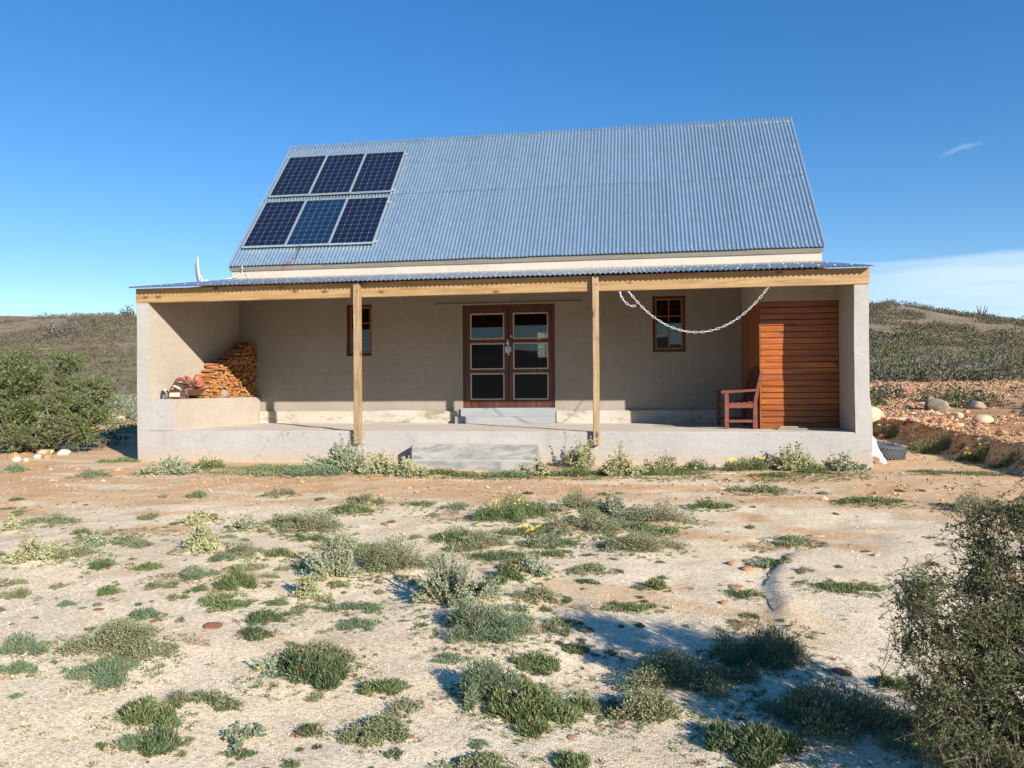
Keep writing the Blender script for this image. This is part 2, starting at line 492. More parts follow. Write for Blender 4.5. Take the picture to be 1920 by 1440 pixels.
def M_pebble():
    t = NT('gravel_pebbles')
    r = t.N('ShaderNodeNewGeometry').outputs['Random Per Island']
    col = t.ramp(r, [(0, (.44, .33, .22)), (.25, (.60, .48, .34)), (.6, (.71, .61, .46)), (.85, (.55, .36, .21)), (.97, (.70, .64, .54)), (1, (.30, .18, .12))])
    t.set(Base_Color=col, Roughness=.9)
    return t.m
PEB = M_pebble()
def M_rubble():
    t = NT('rubble_stones')
    r = t.N('ShaderNodeNewGeometry').outputs['Random Per Island']
    col = t.ramp(r, [(0, (.34, .16, .07)), (.35, (.47, .25, .12)), (.7, (.54, .34, .19)), (.9, (.56, .44, .30)), (1, (.28, .11, .06))])
    t.set(Base_Color=col, Roughness=.92)
    return t.m
RUB = M_rubble()
def M_ground():
    t = NT('gravel_and_orange_earth')
    a = t.N('ShaderNodeAttribute', attribute_name='orange').outputs['Fac']
    v = t.coord('Position')
    n = t.noise(v, 1.1, 6, .62, .3); m = t.noise(v, 7, 5, .65); f = t.noise(v, 60, 3, .65)
    cells = t.voro(v, 75, 'F1', 'Color'); cd = t.voro(v, 75)
    sc = t.N('ShaderNodeSeparateColor'); t.l.new(cells, sc.inputs[0])
    pale = t.mix(t.rng(n, .3, .7), (.70, .56, .375), (.76, .635, .455))
    pale = t.mix(t.math('MULTIPLY', t.rng(m, .5, .72), .4), pale, (.55, .415, .27))
    ora = t.mix(t.rng(n, .34, .66), (.60, .37, .19), (.64, .455, .275))
    ora = t.mix(t.math('MULTIPLY', t.rng(m, .52, .72), .5), ora, (.50, .275, .13))
    col = t.mix(t.rng(a, 0, 1), pale, ora)
    red = t.mix(t.rng(m, .35, .65), (.30, .145, .065), (.42, .235, .12))
    col = t.mix(t.rng(a, 1.0, 2.0), col, red)
    grain = t.ramp(sc.outputs[0], [(0, (.62, .56, .50)), (.5, (1, 1, 1)), (1, (1.18, 1.18, 1.16))])
    col = t.mix(.75, col, grain, 'MULTIPLY')
    t.set(Base_Color=col, Roughness=.95)
    t.p.inputs['Specular IOR Level'].default_value = .15
    h = t.math('ADD', t.math('MULTIPLY', t.rng(cd, .0, .55, 1, 0), .5), t.math('ADD', t.math('MULTIPLY', m, 1.6), t.math('MULTIPLY', f, .7)))
    t.bump(h, .38, .009)
    return t.m
GROUND = M_ground()
def M_hill():
    t = NT('scrub_hill_earth')
    v = t.coord('Position')
    n = t.noise(v, .05, 6, .65, .4); m = t.noise(v, .5, 5, .7); f = t.noise(v, 2.4, 4, .7)
    col = t.ramp(n, [(.34, (.27, .155, .085)), (.5, (.31, .215, .13)), (.68, (.24, .20, .125))])
    col = t.mix(t.math('MULTIPLY', t.rng(m, .46, .6), .75), col, (.12, .11, .062))
    col = t.mix(t.math('MULTIPLY', t.rng(f, .52, .66), .55), col, (.30, .20, .12))
    t.set(Base_Color=col, Roughness=1.)
    t.bump(t.math('ADD', m, f), .8, .5)
    return t.m
HILL = M_hill()
def M_plain_scrub():
    t = NT('dark_scrub_plain')
    v = t.coord('Position')
    n = t.noise(v, .02, 6, .7); m = t.noise(v, .4, 4, .7)
    col = t.mix(t.rng(n, .35, .65), (.022, .026, .018), (.036, .034, .024))
    col = t.mix(t.math('MULTIPLY', t.rng(m, .5, .65), .5), col, (.06, .05, .035))
    t.set(Base_Color=col, Roughness=1.)
    t.bump(m, .8, .6)
    return t.m
SCRUB = M_plain_scrub()

# ------------------------------------------------------------------ ground height
def sstep(a,b,x):
    t=np.clip((x-a)/(b-a),0,1);return t*t*(3-2*t)
def hash2(i,j,s):
    n=(i.astype(np.int64)*374761393+j.astype(np.int64)*668265263+s*974711)&0x7fffffff
    n=((n^(n>>13))*1274126177)&0x7fffffff
    return ((n^(n>>16))&0xffff)/65535.0
def vnoise(x,y,s=0):
    i=np.floor(x);j=np.floor(y);fx=x-i;fy=y-j
    fx=fx*fx*(3-2*fx);fy=fy*fy*(3-2*fy)
    a=hash2(i,j,s);b=hash2(i+1,j,s);c=hash2(i,j+1,s);d=hash2(i+1,j+1,s)
    return (a+(b-a)*fx)*(1-fy)+(c+(d-c)*fx)*fy-.5
def fbm(x,y,o=4,s=0):
    r=0;a=1.
    for k in range(o): r=r+a*vnoise(x*2**k+17*k,y*2**k-9*k,s+k);a*=.5
    return r
GY=[-6.9,-6.6,-6.3,-5.95,-5.43,-5.15]
GX=[9.0,9.04,9.05,9.15,9.36,9.66]
PY=[0,8,15,25,45,68,95,118,150,220,700]
PH=[0,.22,.7,1.45,3.3,6.3,11.2,15.9,15,10,4]
CX=[-400,-120,-80,0,48,73,110,400]
CH=[.9,.995,.955,1.0,.905,.64,.52,.45]
HUMMOCKS=[]
def H(x,y):
    x=np.asarray(x,float);y=np.asarray(y,float)
    s=np.maximum(0,-1.2-y)
    z=-.034*np.minimum(s,14)-.006*np.clip(s-14,0,500)
    b=np.interp(y,PY,PH)+0*x
    b=(b+np.interp(y-2,PY,PH)+np.interp(y+2,PY,PH))/3*sstep(-1,4,y)
    b=b*(1+(np.interp(x,CX,CH)-1)*sstep(25,80,y))
    z=z+b
    # far mountains behind the viewpoint
    m=sstep(700,2200,-y)*(95+90*fbm(x/900,y/900,4,5)+55*np.sin(x/700+1))
    z=z+m
    z=z+sstep(20,60,y)*(1.2*fbm(x/22,y/22,3,9))+sstep(8,20,np.abs(x-6))*sstep(-30,-12,-np.abs(y))*.12*fbm(x/5,y/5,3,3)
    # cut bank on the right
    xe=13.28+.10*fbm(y/.8,x*0+3,2,4)
    p=sstep(0,.26,x-xe)*sstep(-4.2,-2.6,y)*(1-sstep(5,10,y))*(1-sstep(19,26,x))
    z=z+p*(.35+.07*fbm(x/.6,y/.6,3,12)+.03*fbm(x/.14,y/.14,2,13))
    # gully edge
    xg=np.interp(y,GY,GX);d=x-xg
    w=sstep(-7.3,-6.8,y)*(1-sstep(-5.3,-4.8,y))
    z=z+w*(.026*sstep(-.015,.035,d)*np.exp(-np.maximum(d,0)/2.2)-.018*(1-sstep(-.02,.0,d))*np.exp(np.minimum(d,0)/.25))
    # small relief
    near=(1-sstep(14,40,np.abs(y)+np.abs(x-6)*.6))
    hs=1-sstep(-.6,.2,y)*(1-sstep(11.6,12.3,x))*sstep(-.8,-.1,x)
    z=z+near*hs*(.05*fbm(x/1.6,y/1.6,3,1)+.014*fbm(x/.22,y/.22,2,2))
    if len(HUMMOCKS):
        sh=z.shape;zf=z.ravel().copy();xf=np.broadcast_to(x,sh).ravel();yf=np.broadcast_to(y,sh).ravel()
        k=np.where((yf>-9.6)&(yf<-1.0)&(xf>1.5)&(xf<12.5))[0];xa=xf[k];ya=yf[k];za=zf[k]
        for (a,b,rr,hh) in HUMMOCKS:
            d2=((xa-a)**2+(ya-b)**2)/(rr*rr);za=za+hh*np.exp(-np.minimum(d2,20.))
        zf[k]=za;z=zf.reshape(sh)
    return z
ROCKS=[
('orange', -2.284, -0.004, 0.127, 0.136, 'orange stone at the left edge in the row of stones under the shrub'),
('white', -2.024, -0.248, 0.089, 0.089, 'white stone in front of the orange stone at the left edge'),
('cream', -1.841, -0.255, 0.062, 0.08, 'small cream stone second from the left edge in the stone row'),
('white', -2.045, 0.223, 0.06, 0.083, 'small white stone in the middle of the stone row at left'),
('orange', -1.897, 0.268, 0.083, 0.083, 'small orange stone right of the small white stone at left'),
('cream', -2.536, 1.004, 0.137, 0.098, 'broad tan stone behind the small white stone at left'),
('white', -2.094, 0.91, 0.125, 0.106, 'bright white stone at the right end of the stone row at left'),
('orange', -2.833, 1.727, 0.123, 0.093, 'flat orange stone behind the bright white stone at left'),
('orange', -2.854, 0.905, 0.117, 0.078, 'flat orange stone behind the left end of the stone row'),
('orange', -7.324, 7.777, 0.141, 0.194, 'orange rock seen through the right side of the left shrub'),
('orange', -7.533, 8.943, 0.157, 0.173, 'orange rock between the left shrub and the house'),
('cream', -7.243, 9.643, 0.161, 0.145, 'pale orange rock nearest the house corner behind the left shrub'),
('orange', -6.598, 9.223, 0.142, 0.126, 'orange slab of rock touching the house corner outline at left'),
('cream', 13.37, 6.536, 0.247, 0.435, 'large smooth egg-shaped cream boulder beside the right house corner'),
('grey', 16.604, 12.229, 0.169, 0.414, 'dark upright half of the split grey boulder on the rubble'),
('greybrown', 16.701, 11.91, 0.286, 0.346, 'broad brown half of the split boulder on the rubble'),
('greybrown', 17.868, 12.275, 0.243, 0.258, 'rounded grey-tan boulder among shrubs on the rubble at right'),
('cream', 14.735, 4.254, 0.186, 0.171, 'oblong cream boulder on top of the cut bank'),
('red', 15.058, 5.722, 0.111, 0.111, 'red-brown rock left of the oblong cream boulder'),
('cream', 14.844, 5.753, 0.167, 0.133, 'tan rock left of the red-brown rock on the rubble'),
('cream', 16.157, 10.513, 0.156, 0.128, 'flat cream rock in front of the split boulder'),
('orange', 4.57, -6.787, 0.033, 0.022, 'small flat orange stone on the left gravel'),
('red', 4.891, -7.374, 0.036, 0.016, 'thin flat red stone on the left gravel'),
('red', 5.722, -7.493, 0.071, 0.05, 'large flat reddish stone half buried in the left gravel'),
('red', 3.938, -4.394, 0.046, 0.049, 'red-brown stone beside the orange track at left'),
('red', 4.805, -5.09, 0.058, 0.044, 'dark red flat stone beside the blue-grey bush'),
('orange', 5.823, -4.609, 0.051, 0.04, 'orange stone alone on pale gravel left of centre'),
('orange', 7.661, -7.995, 0.028, 0.033, 'orange-brown stone above the wide olive-green bush'),
('brown', 7.884, -7.292, 0.057, 0.033, 'flat brown stone inside the shadow of the thorny bush'),
('orange', 7.91, -8.538, 0.022, 0.026, 'orange clod at the bottom beside the olive-green bush'),
('orange', 8.876, -5.791, 0.043, 0.051, 'orange stone at the upper left of the gully stones'),
('orange', 8.965, -5.946, 0.057, 0.049, 'broad orange stone in the middle of the gully stones'),
('orange', 8.719, -6.725, 0.036, 0.033, 'rounded orange stone lowest of the gully stones'),
('cream', 9.722, -4.684, 0.064, 0.037, 'flat tan stone on the pale plate above the gully'),
('orange', 9.307, -5.669, 0.04, 0.028, 'small orange stone at the gully head under the olive bush'),
('orange', 8.826, -6.396, 0.063, 0.032, 'flat orange slab below the broad orange stone in the gully'),
('red', 9.104, -5.532, 0.049, 0.029, 'red flat stone at the top of the gully stones'),
('cream', 9.969, -5.509, 0.032, 0.032, 'small cream stone alone on the pale plate at right'),
('brown', 9.151, -7.76, 0.051, 0.051, 'brown clod in place of a burrow hole right of the round blue-green bush'),  # added clod stands in for a dark burrow hole
]
PLANTS=[
('pale', 1.541, -1.5, 0.337, 0.253, 0.196, 'pale yellow saltbush at the left corner of the house front'),
('daisy', 1.844, -0.986, 0.217, 0.162, 0.178, 'small yellow-flowered daisy clump against the left of the porch front'),
('salt', 2.947, -1.246, 0.696, 0.522, 0.069, 'long low grey-green mat under the left of the porch front'),
('feather', 3.786, -1.535, 0.396, 0.297, 0.119, 'bluish grey low bush left of the tall bush under a porch post'),
('pale', 4.131, -1.223, 0.477, 0.357, 0.393, 'tall pale green bush under the post left of the porch steps'),
('pale', 4.753, -1.528, 0.251, 0.188, 0.268, 'green-yellow bush between the porch post and the concrete steps'),
('pale', 5.208, -1.613, 0.247, 0.186, 0.193, 'pale straggly bush at the left end of the concrete steps'),
('finger', 5.616, -1.492, 0.284, 0.213, 0.089, 'low green clump with a yellow flower below the left half of the steps'),
('feather', 6.397, -1.436, 0.299, 0.224, 0.099, 'blue-green low clump in front of the middle of the steps'),
('finger', 6.013, -1.507, 0.177, 0.133, 0.075, 'thin green tuft growing before the lower porch step'),
('pale', 6.835, -1.237, 0.215, 0.161, 0.186, 'small pale bush at the right end of the concrete steps'),
('pale', 7.402, -0.321, 0.239, 0.179, 0.418, 'tall cream bush under the post right of the porch steps'),
('daisy', 7.401, -1.235, 0.317, 0.238, 0.154, 'green clump with one orange flower below the right porch post'),
('pale', 7.964, -1.2, 0.264, 0.198, 0.316, 'round cream bush just right of the right porch post'),
('finger', 8.526, -0.894, 0.426, 0.32, 0.112, 'wide green mat dotted yellow under the right of the porch front'),
('pale', 8.605, -0.302, 0.153, 0.115, 0.179, 'small cream bush standing behind the wide green mat'),
('finger', 9.066, -0.494, 0.23, 0.173, 0.178, 'dark green leafy clump against the right of the porch front'),
('daisy', 9.722, -0.477, 0.322, 0.241, 0.192, 'daisy clump covered in yellow flowers against the porch front'),
('pale', 10.339, -0.363, 0.351, 0.263, 0.305, 'large cream-green bush beside the yellow daisy clump'),
('finger', 9.967, -1.041, 0.209, 0.157, 0.054, 'flat green patch in front of the yellow daisy clump'),
('pale', 10.971, -0.518, 0.28, 0.21, 0.221, 'pale green bush at the right corner of the house front'),
('finger', 10.617, -0.797, 0.219, 0.164, 0.097, 'low green clump between the two pale bushes at the right corner'),
('pale', 3.92, -4.667, 0.155, 0.116, 0.112, 'small bright cream bush alone on the orange track at left'),
('dead', 3.694, -5.162, 0.231, 0.112, 0.035, 'thin dry grey mat left of the small bright cream bush'),
('pale', 3.602, -5.682, 0.158, 0.118, 0.106, 'cream-topped bush with a dark base on the left gravel'),
('pale', 3.56, -6.338, 0.212, 0.159, 0.169, 'large cream bush at the left edge of the photo'),
('pale', 2.414, -5.284, 0.099, 0.074, 0.146, 'small cream bush cut by the left edge of the photo'),
('salt', 2.447, -4.881, 0.206, 0.155, 0.091, 'grey-yellow low bush near the left edge beside the track'),
('salt', 3.831, -6.211, 0.185, 0.139, 0.091, 'olive-grey low bush between the two cream bushes at left'),
('pale', 4.707, -5.849, 0.183, 0.138, 0.176, 'upright pale green bush in the left middle of the gravel'),
('pale', 4.613, -5.055, 0.14, 0.105, 0.124, 'blue-grey pale bush right of the upright pale green bush'),
('salt', 4.8, -4.798, 0.155, 0.116, 0.097, 'brownish grey bush beside the orange track'),
('salt', 5.234, -4.983, 0.273, 0.205, 0.205, 'broad grey-green bush in the left middle of the gravel'),
('daisy', 5.257, -4.054, 0.227, 0.17, 0.107, 'low green clump with two yellow flowers left of centre'),
('salt', 5.287, -3.658, 0.177, 0.133, 0.116, 'small grey bush behind the clump with two yellow flowers'),
('salt', 4.08, -3.207, 0.154, 0.115, 0.11, 'small grey bush alone on the orange track'),
('finger', 5.851, -3.665, 0.147, 0.11, 0.041, 'flat green tuft alone on pale gravel below the steps'),
('pale', 6.082, -6.457, 0.203, 0.152, 0.308, 'tall blue-cream bush with dead stems in the left middle'),
('pale', 6.02, -6.886, 0.104, 0.078, 0.139, 'small cream bush joined to the tall bush with dead stems'),
('daisy', 5.482, -6.768, 0.14, 0.105, 0.128, 'green clump with one orange flower left of the dead stems'),
('feather', 5.088, -6.616, 0.134, 0.101, 0.072, 'blue-green clump left of the green clump with orange flower'),
('dead', 4.925, -6.708, 0.111, 0.083, 0.055, 'dry brownish clump beside the blue-green clump'),
('finger', 4.206, -6.414, 0.127, 0.095, 0.037, 'dark green flat tuft left of the upright pale bush'),
('finger', 4.567, -6.413, 0.099, 0.074, 0.036, 'light green flat tuft below the upright pale bush'),
('salt', 5.138, -5.975, 0.156, 0.117, 0.1, 'faded grey-green bush below the blue-grey pale bush'),
('finger', 5.435, -5.954, 0.133, 0.099, 0.073, 'round green clump above the bush with dead stems'),
('salt', 5.76, -5.592, 0.182, 0.136, 0.101, 'grey olive bush right above the tall bush with dead stems'),
('finger', 5.394, -5.327, 0.174, 0.093, 0.035, 'dark green narrow mat below the broad grey-green bush'),
('salt', 6.458, -6.123, 0.288, 0.216, 0.216, 'big olive-grey dome-shaped bush in the centre'),
('finger', 6.651, -5.149, 0.19, 0.143, 0.108, 'bright green bush right of the olive-grey dome'),
('salt', 6.937, -5.447, 0.225, 0.168, 0.122, 'grey-green spreading bush beside the bright green bush'),
('dead', 6.428, -4.119, 0.312, 0.234, 0.061, 'dry tan mat of dead stems in the upper centre'),
('daisy', 7.051, -4.277, 0.326, 0.244, 0.242, 'broad grey-green bush with yellow flowers in the upper centre'),
('daisy', 7.207, -4.912, 0.217, 0.163, 0.06, 'low green clump with yellow flowers below the broad flowered bush'),
('salt', 7.594, -3.818, 0.244, 0.183, 0.186, 'grey bush right of the broad flowered bush'),
('salt', 7.714, -4.766, 0.278, 0.208, 0.177, 'grey-green bush below two others in the upper centre'),
('pale', 7.97, -3.912, 0.188, 0.141, 0.151, 'small cream-green bush in the upper right centre'),
('salt', 8.384, -4.296, 0.292, 0.219, 0.181, 'spreading grey-green bush right of the small cream-green bush'),
('finger', 8.291, -4.755, 0.194, 0.146, 0.057, 'green low clump in the middle of the spreading bushes'),
('salt', 8.2, -5.454, 0.277, 0.208, 0.141, 'grey-green bush lowest of the upper right centre patch'),
('finger', 7.524, -5.274, 0.219, 0.107, 0.035, 'long flat green mat in the centre of the gravel'),
('finger', 7.126, -5.784, 0.182, 0.137, 0.04, 'dark green mat below the grey-green spreading bush'),
('finger', 7.497, -5.625, 0.145, 0.09, 0.035, 'reddish green flat mat above the pale yellow bush'),
('pale', 7.451, -6.238, 0.134, 0.101, 0.154, 'pale yellow bush right of the big blue-cream bush'),
('daisy', 7.279, -6.387, 0.121, 0.09, 0.102, 'green clump with an orange flower beside the pale yellow bush'),
('pale', 7.048, -6.944, 0.289, 0.217, 0.258, 'big blue-cream bush in the centre of the foreground'),
('feather', 7.329, -7.426, 0.265, 0.199, 0.157, 'fine feathery blue-green bush in front of the big blue-cream bush'),
('salt', 6.528, -7.912, 0.186, 0.14, 0.078, 'grey top half of a round bush in the left foreground'),
('finger', 6.569, -8.113, 0.201, 0.151, 0.117, 'round dark green bush in the left foreground'),
('salt', 5.426, -7.968, 0.283, 0.212, 0.117, 'large olive-grey bush in the left foreground'),
('feather', 5.653, -8.275, 0.164, 0.123, 0.036, 'blue succulent patch at the foot of the large olive-grey bush'),
('feather', 4.96, -8.047, 0.111, 0.083, 0.087, 'blue-green bush cut by the left edge of the foreground'),
('feather', 5.144, -8.298, 0.078, 0.059, 0.054, 'small blue bush at the left edge below another one'),
('finger', 6.063, -8.634, 0.14, 0.105, 0.083, 'green leafy bush in the lower left foreground'),
('feather', 6.152, -8.838, 0.062, 0.039, 0.035, 'small blue succulent below the green leafy bush'),
('finger', 6.984, -8.195, 0.084, 0.063, 0.054, 'bright grass-green tuft alone in the foreground'),
('salt', 7.106, -8.603, 0.121, 0.091, 0.058, 'dark dry bush near the bottom centre-left'),
('finger', 6.812, -8.613, 0.049, 0.037, 0.036, 'small dark green tuft left of the dark dry bush'),
('feather', 7.497, -8.209, 0.154, 0.116, 0.15, 'dark green succulent bush in the lower centre'),
('finger', 7.743, -8.325, 0.212, 0.159, 0.106, 'wide olive-green bush in the lower centre'),
('finger', 7.665, -7.776, 0.104, 0.078, 0.056, 'yellow-green tuft above the wide olive-green bush'),
('finger', 7.881, -7.576, 0.067, 0.048, 0.035, 'small yellow-green tuft at the edge of the tree shadow'),
('salt', 8.366, -7.918, 0.311, 0.233, 0.111, 'wide dark grey bush lying in the shadow at lower right'),
('salt', 8.204, -8.288, 0.146, 0.109, 0.093, 'olive bush in front of the wide dark grey bush'),
('feather', 8.807, -7.693, 0.226, 0.17, 0.152, 'round blue-green leafy bush with a brown top at right'),
('dead', 8.888, -7.232, 0.159, 0.119, 0.082, 'brown dead twigs on top of the round blue-green bush'),
('finger', 8.603, -8.548, 0.166, 0.125, 0.084, 'olive-green bush at the bottom right in dappled shade'),
('feather', 8.992, -8.371, 0.322, 0.241, 0.145, 'large dark blue-green bush in the bottom right shade'),
('finger', 9.337, -7.881, 0.071, 0.053, 0.045, 'bright green tuft beside the big thorny bush'),
('finger', 9.517, -6.421, 0.219, 0.108, 0.035, 'flat bright green plant left of the big thorny bush'),
('finger', 8.892, -3.514, 0.194, 0.146, 0.092, 'low green bush alone in the right middle'),
('salt', 9.602, -2.404, 0.284, 0.213, 0.085, 'low grey-green bush alone on the pale track at right'),
('finger', 10.634, -3.15, 0.25, 0.187, 0.073, 'low green bush on the orange ground at right'),
('finger', 10.37, -3.084, 0.112, 0.084, 0.047, 'tiny flat tuft left of the low green bush at right'),
('salt', 9.445, -4.992, 0.165, 0.124, 0.063, 'olive bush at the head of the eroded gully'),
('dead', 9.109, -5.249, 0.106, 0.079, 0.049, 'dry reddish plant left of the eroded gully'),
('finger', 9.165, -5.712, 0.117, 0.088, 0.053, 'green and red plant in the eroded gully'),
('finger', 8.304, -6.473, 0.074, 0.055, 0.075, 'upright yellow-green tuft on pale gravel at right'),
('finger', 8.154, -6.898, 0.129, 0.077, 0.035, 'flat yellow-green tuft at the top of the tree shadow'),
('finger', 8.859, -6.533, 0.105, 0.075, 0.035, 'small green plant left of the eroded gully'),
('salt', 7.862, -6.115, 0.121, 0.091, 0.063, 'small grey tuft right of the pale yellow bush'),
('salt', 7.556, -6.784, 0.127, 0.095, 0.071, 'small grey-green bush right of the big blue-cream bush'),
('feather', 6.406, -7.069, 0.171, 0.081, 0.035, 'blue-green flat mat below the tall bush with dead stems'),
('feather', 6.56, -7.355, 0.105, 0.078, 0.035, 'small blue-green mat below the longer one'),
('finger', 5.952, -7.283, 0.13, 0.098, 0.042, 'green tuft left of the blue-green flat mats'),
('finger', 6.046, -7.601, 0.089, 0.067, 0.061, 'dark green tuft above the round foreground bush'),
('feather', 5.266, -7.451, 0.095, 0.071, 0.055, 'small blue-grey tuft above the large olive-grey bush'),
('salt', 7.598, -8.813, 0.129, 0.07, 0.035, 'grey-green bush cut by the bottom edge of the photo'),
('finger', 7.931, -8.77, 0.089, 0.067, 0.045, 'green bush cut by the bottom edge at centre'),
('finger', 13.232, 2.451, 0.409, 0.307, 0.277, 'round bright green bush in front of the cut bank'),
('daisy', 13.285, 0.951, 0.324, 0.243, 0.184, 'green bush with yellow flowers at the foot of the cut bank'),
('finger', 13.25, 4.854, 0.379, 0.285, 0.286, 'green bush with yellow specks beside the egg-shaped boulder'),
('finger', 12.322, -0.704, 0.515, 0.259, 0.035, 'long flat green strip on the orange ground at far right'),
('finger', 13.366, 0.101, 0.185, 0.139, 0.155, 'green bush at the right edge below the cut bank'),
('dead', 8.773, -7.121, 0.051, 0.039, 0.06, 'small orange-brown dead plant on the pale gravel'),
('salt', 11.512, -3.557, 0.302, 0.226, 0.16, 'grey bush half hidden behind the top of the thorny bush'),
('feather', -1.034, -1.389, 0.175, 0.131, 0.105, 'blue-green patch on the left edge near the stones'),
('feather', 0.597, -1.885, 0.2, 0.15, 0.107, 'grey-blue low tuft on the left of the track'),
('finger', -0.251, -0.056, 0.261, 0.196, 0.076, 'flat green strip beside the house corner at left'),
]

HUMMOCKS += [(p[1], p[2], max(p[3], p[4])*.95, min(.034, .16*p[5])) for p in PLANTS if -9 < p[2] < -1.75 and p[5] > .07 and not p[6].startswith("brown dead")]
# ---------------------------------------- terrain
def axis(fine0, fine1, step, lo, hi, g):
    a = list(np.arange(fine0, fine1+1e-6, step))
    s = step
    while a[-1] < hi: s = s*g if s < 4 or a[-1] > 170 else s; a.append(a[-1]+s)
    s = step
    b = []
    x = fine0
    while x > lo: s = s*g if s < 4 or x < -170 else s; x -= s; b.append(x)
    return np.array(b[::-1]+a)
ax = axis(2.0, 13.6, .05, -2600, 2600, 1.055)
ay = axis(-10.4, 4.0, .05, -4200, 900, 1.05)
gx, gy = np.meshgrid(ax, ay)
gz = H(gx, gy)
def orange_mask(x, y):
    n = fbm(x/1.3, y/.8, 4, 21); n2 = fbm(x/.5, y/.3, 3, 31)
    edge = -3.0 + .9*sstep(2, 12, x)*0 - 1.0*sstep(6.5, 2.0, x)*1.0 - .5*sstep(9.2, 11.5, x)
    m = sstep(-.75, .45, y-edge+1.2*n+.35*n2)
    m = np.maximum(m, sstep(10.4, 12.2, x+.9*n+.05*y))
    m = np.maximum(m, .9*sstep(.10, .38, fbm(x/.9, y/.55, 4, 44))*sstep(-9.5, -5, y))
    m = np.maximum(m, sstep(.6, -1.5, x+1.5*n)*.8*sstep(-5, -3, y))
    pale = sstep(.12, .36, fbm(x/1.7, y/.45, 3, 55))*.75*sstep(11.5, 9.5, x)
    o = np.clip(m*(1-pale*(y < .2)), 0, 1)
    rub = sstep(12.6, 13.6, x+.5*n)*sstep(-1.5, .5, y)*(.55+.9*fbm(x/2.5, y/2.5, 3, 77))+.5*sstep(6, 16, y)*(fbm(x/3, y/3, 3, 78)+.3)
    return o+np.clip(rub, 0, 1)
om = orange_mask(gx, gy)
ny, nx = gx.shape
V = np.stack([gx.ravel(), gy.ravel(), gz.ravel()], 1)
idx = np.arange(ny*nx).reshape(ny, nx)
def grid_obj(name, sel, mat, kind='structure'):
    q = np.stack([idx[:-1, :-1], idx[:-1, 1:], idx[1:, 1:], idx[1:, :-1]], -1)[sel].reshape(-1, 4)
    used, inv = np.unique(q.ravel(), return_inverse=True)
    me = np_mesh(name, V[used], inv.reshape(-1, 4), mat, smooth=True)
    a = me.attributes.new('orange', 'FLOAT', 'POINT')
    a.data.foreach_set('value', om.ravel()[used].astype(np.float32))
    o = link(name, me); tag(o, kind=kind)
    return o
cx_ = (gx[:-1, :-1]+gx[1:, 1:])/2; cyy = (gy[:-1, :-1]+gy[1:, 1:])/2
hill_lim = 26 - 15*sstep(-2, -5, cx_)
near_sel = (cyy < hill_lim) & (cyy > -60)
grid_obj('ground', near_sel, GROUND)
grid_obj('hills', (cyy >= hill_lim), HILL)
grid_obj('terrain', (cyy <= -60), SCRUB)

def gzat(x, y): return float(H(np.array([x]), np.array([y]))[0])

# ------------------------------------------------------------------ house
house = empty('farmhouse')
tag(house, 'plastered farmhouse with steep corrugated roof and a deep open porch', 'house')

def bm_obj(bm, name, mats, parent=None, smooth=False):
    me = bpy.data.meshes.new(name)
    bm.to_mesh(me); bm.free()
    for m in (mats if isinstance(mats, (list, tuple)) else [mats]): me.materials.append(m)
    if smooth:
        me.polygons.foreach_set('use_smooth', [True]*len(me.polygons))
        me.set_sharp_from_angle(angle=R(24))
    return link(name, me, parent)
def rough_bm(bm, seg, amp, bev=.012, pick=None):
    bmesh.ops.recalc_face_normals(bm, faces=bm.faces[:])
    if bev:
        ed = [e for e in bm.edges if len(e.link_faces) == 2 and e.calc_face_angle(0) > .3 and (pick is None or pick((e.verts[0].co+e.verts[1].co)/2))]
        bmesh.ops.bevel(bm, geom=ed, offset=bev, segments=2, affect='EDGES')
    for ax_ in range(3):
        lo = min(v.co[ax_] for v in bm.verts); hi = max(v.co[ax_] for v in bm.verts)
        n = int((hi-lo)/seg)
        for k in range(1, n):
            c = [0, 0, 0]; c[ax_] = lo+(hi-lo)*k/n
            no = [0, 0, 0]; no[ax_] = 1
            bmesh.ops.bisect_plane(bm, geom=bm.verts[:]+bm.edges[:]+bm.faces[:], plane_co=c, plane_no=no)
    for v in bm.verts:
        p = v.co
        v.co = p + mnoise.noise_vector(p*1.3)*amp + mnoise.noise_vector(p*5)*amp*.35
    return bm
def poly_prism(bm, pts, axis, a, b):
    def P(q, t): return {'x': (t, q[0], q[1]), 'y': (q[0], t, q[1]), 'z': (q[0], q[1], t)}[axis]
    A = [bm.verts.new(P(q, a)) for q in pts]; B = [bm.verts.new(P(q, b)) for q in pts]
    bm.faces.new(A); bm.faces.new(B[::-1])
    n = len(pts)
    for i in range(n): bm.faces.new((A[i], B[i], B[(i+1) % n], A[(i+1) % n]))
def rough_box(name, x0, x1, y0, y1, z0, z1, mats, seg=.25, amp=.008, bev=.012, parent=house, facemat=None, pick=None):
    bm = bmesh.new()
    poly_prism(bm, [(x0, y0), (x1, y0), (x1, y1), (x0, y1)], 'z', z0, z1)
    rough_bm(bm, seg, amp, bev, pick)
    bm.normal_update()
    if facemat:
        for f in bm.faces: f.material_index = facemat(f.normal, f.calc_center_median())
    return bm_obj(bm, name, mats, parent, True)

XL, XR, D = .05, 11.55, 2.995
PLX, PRX, ZS = .22, 11.294, .512
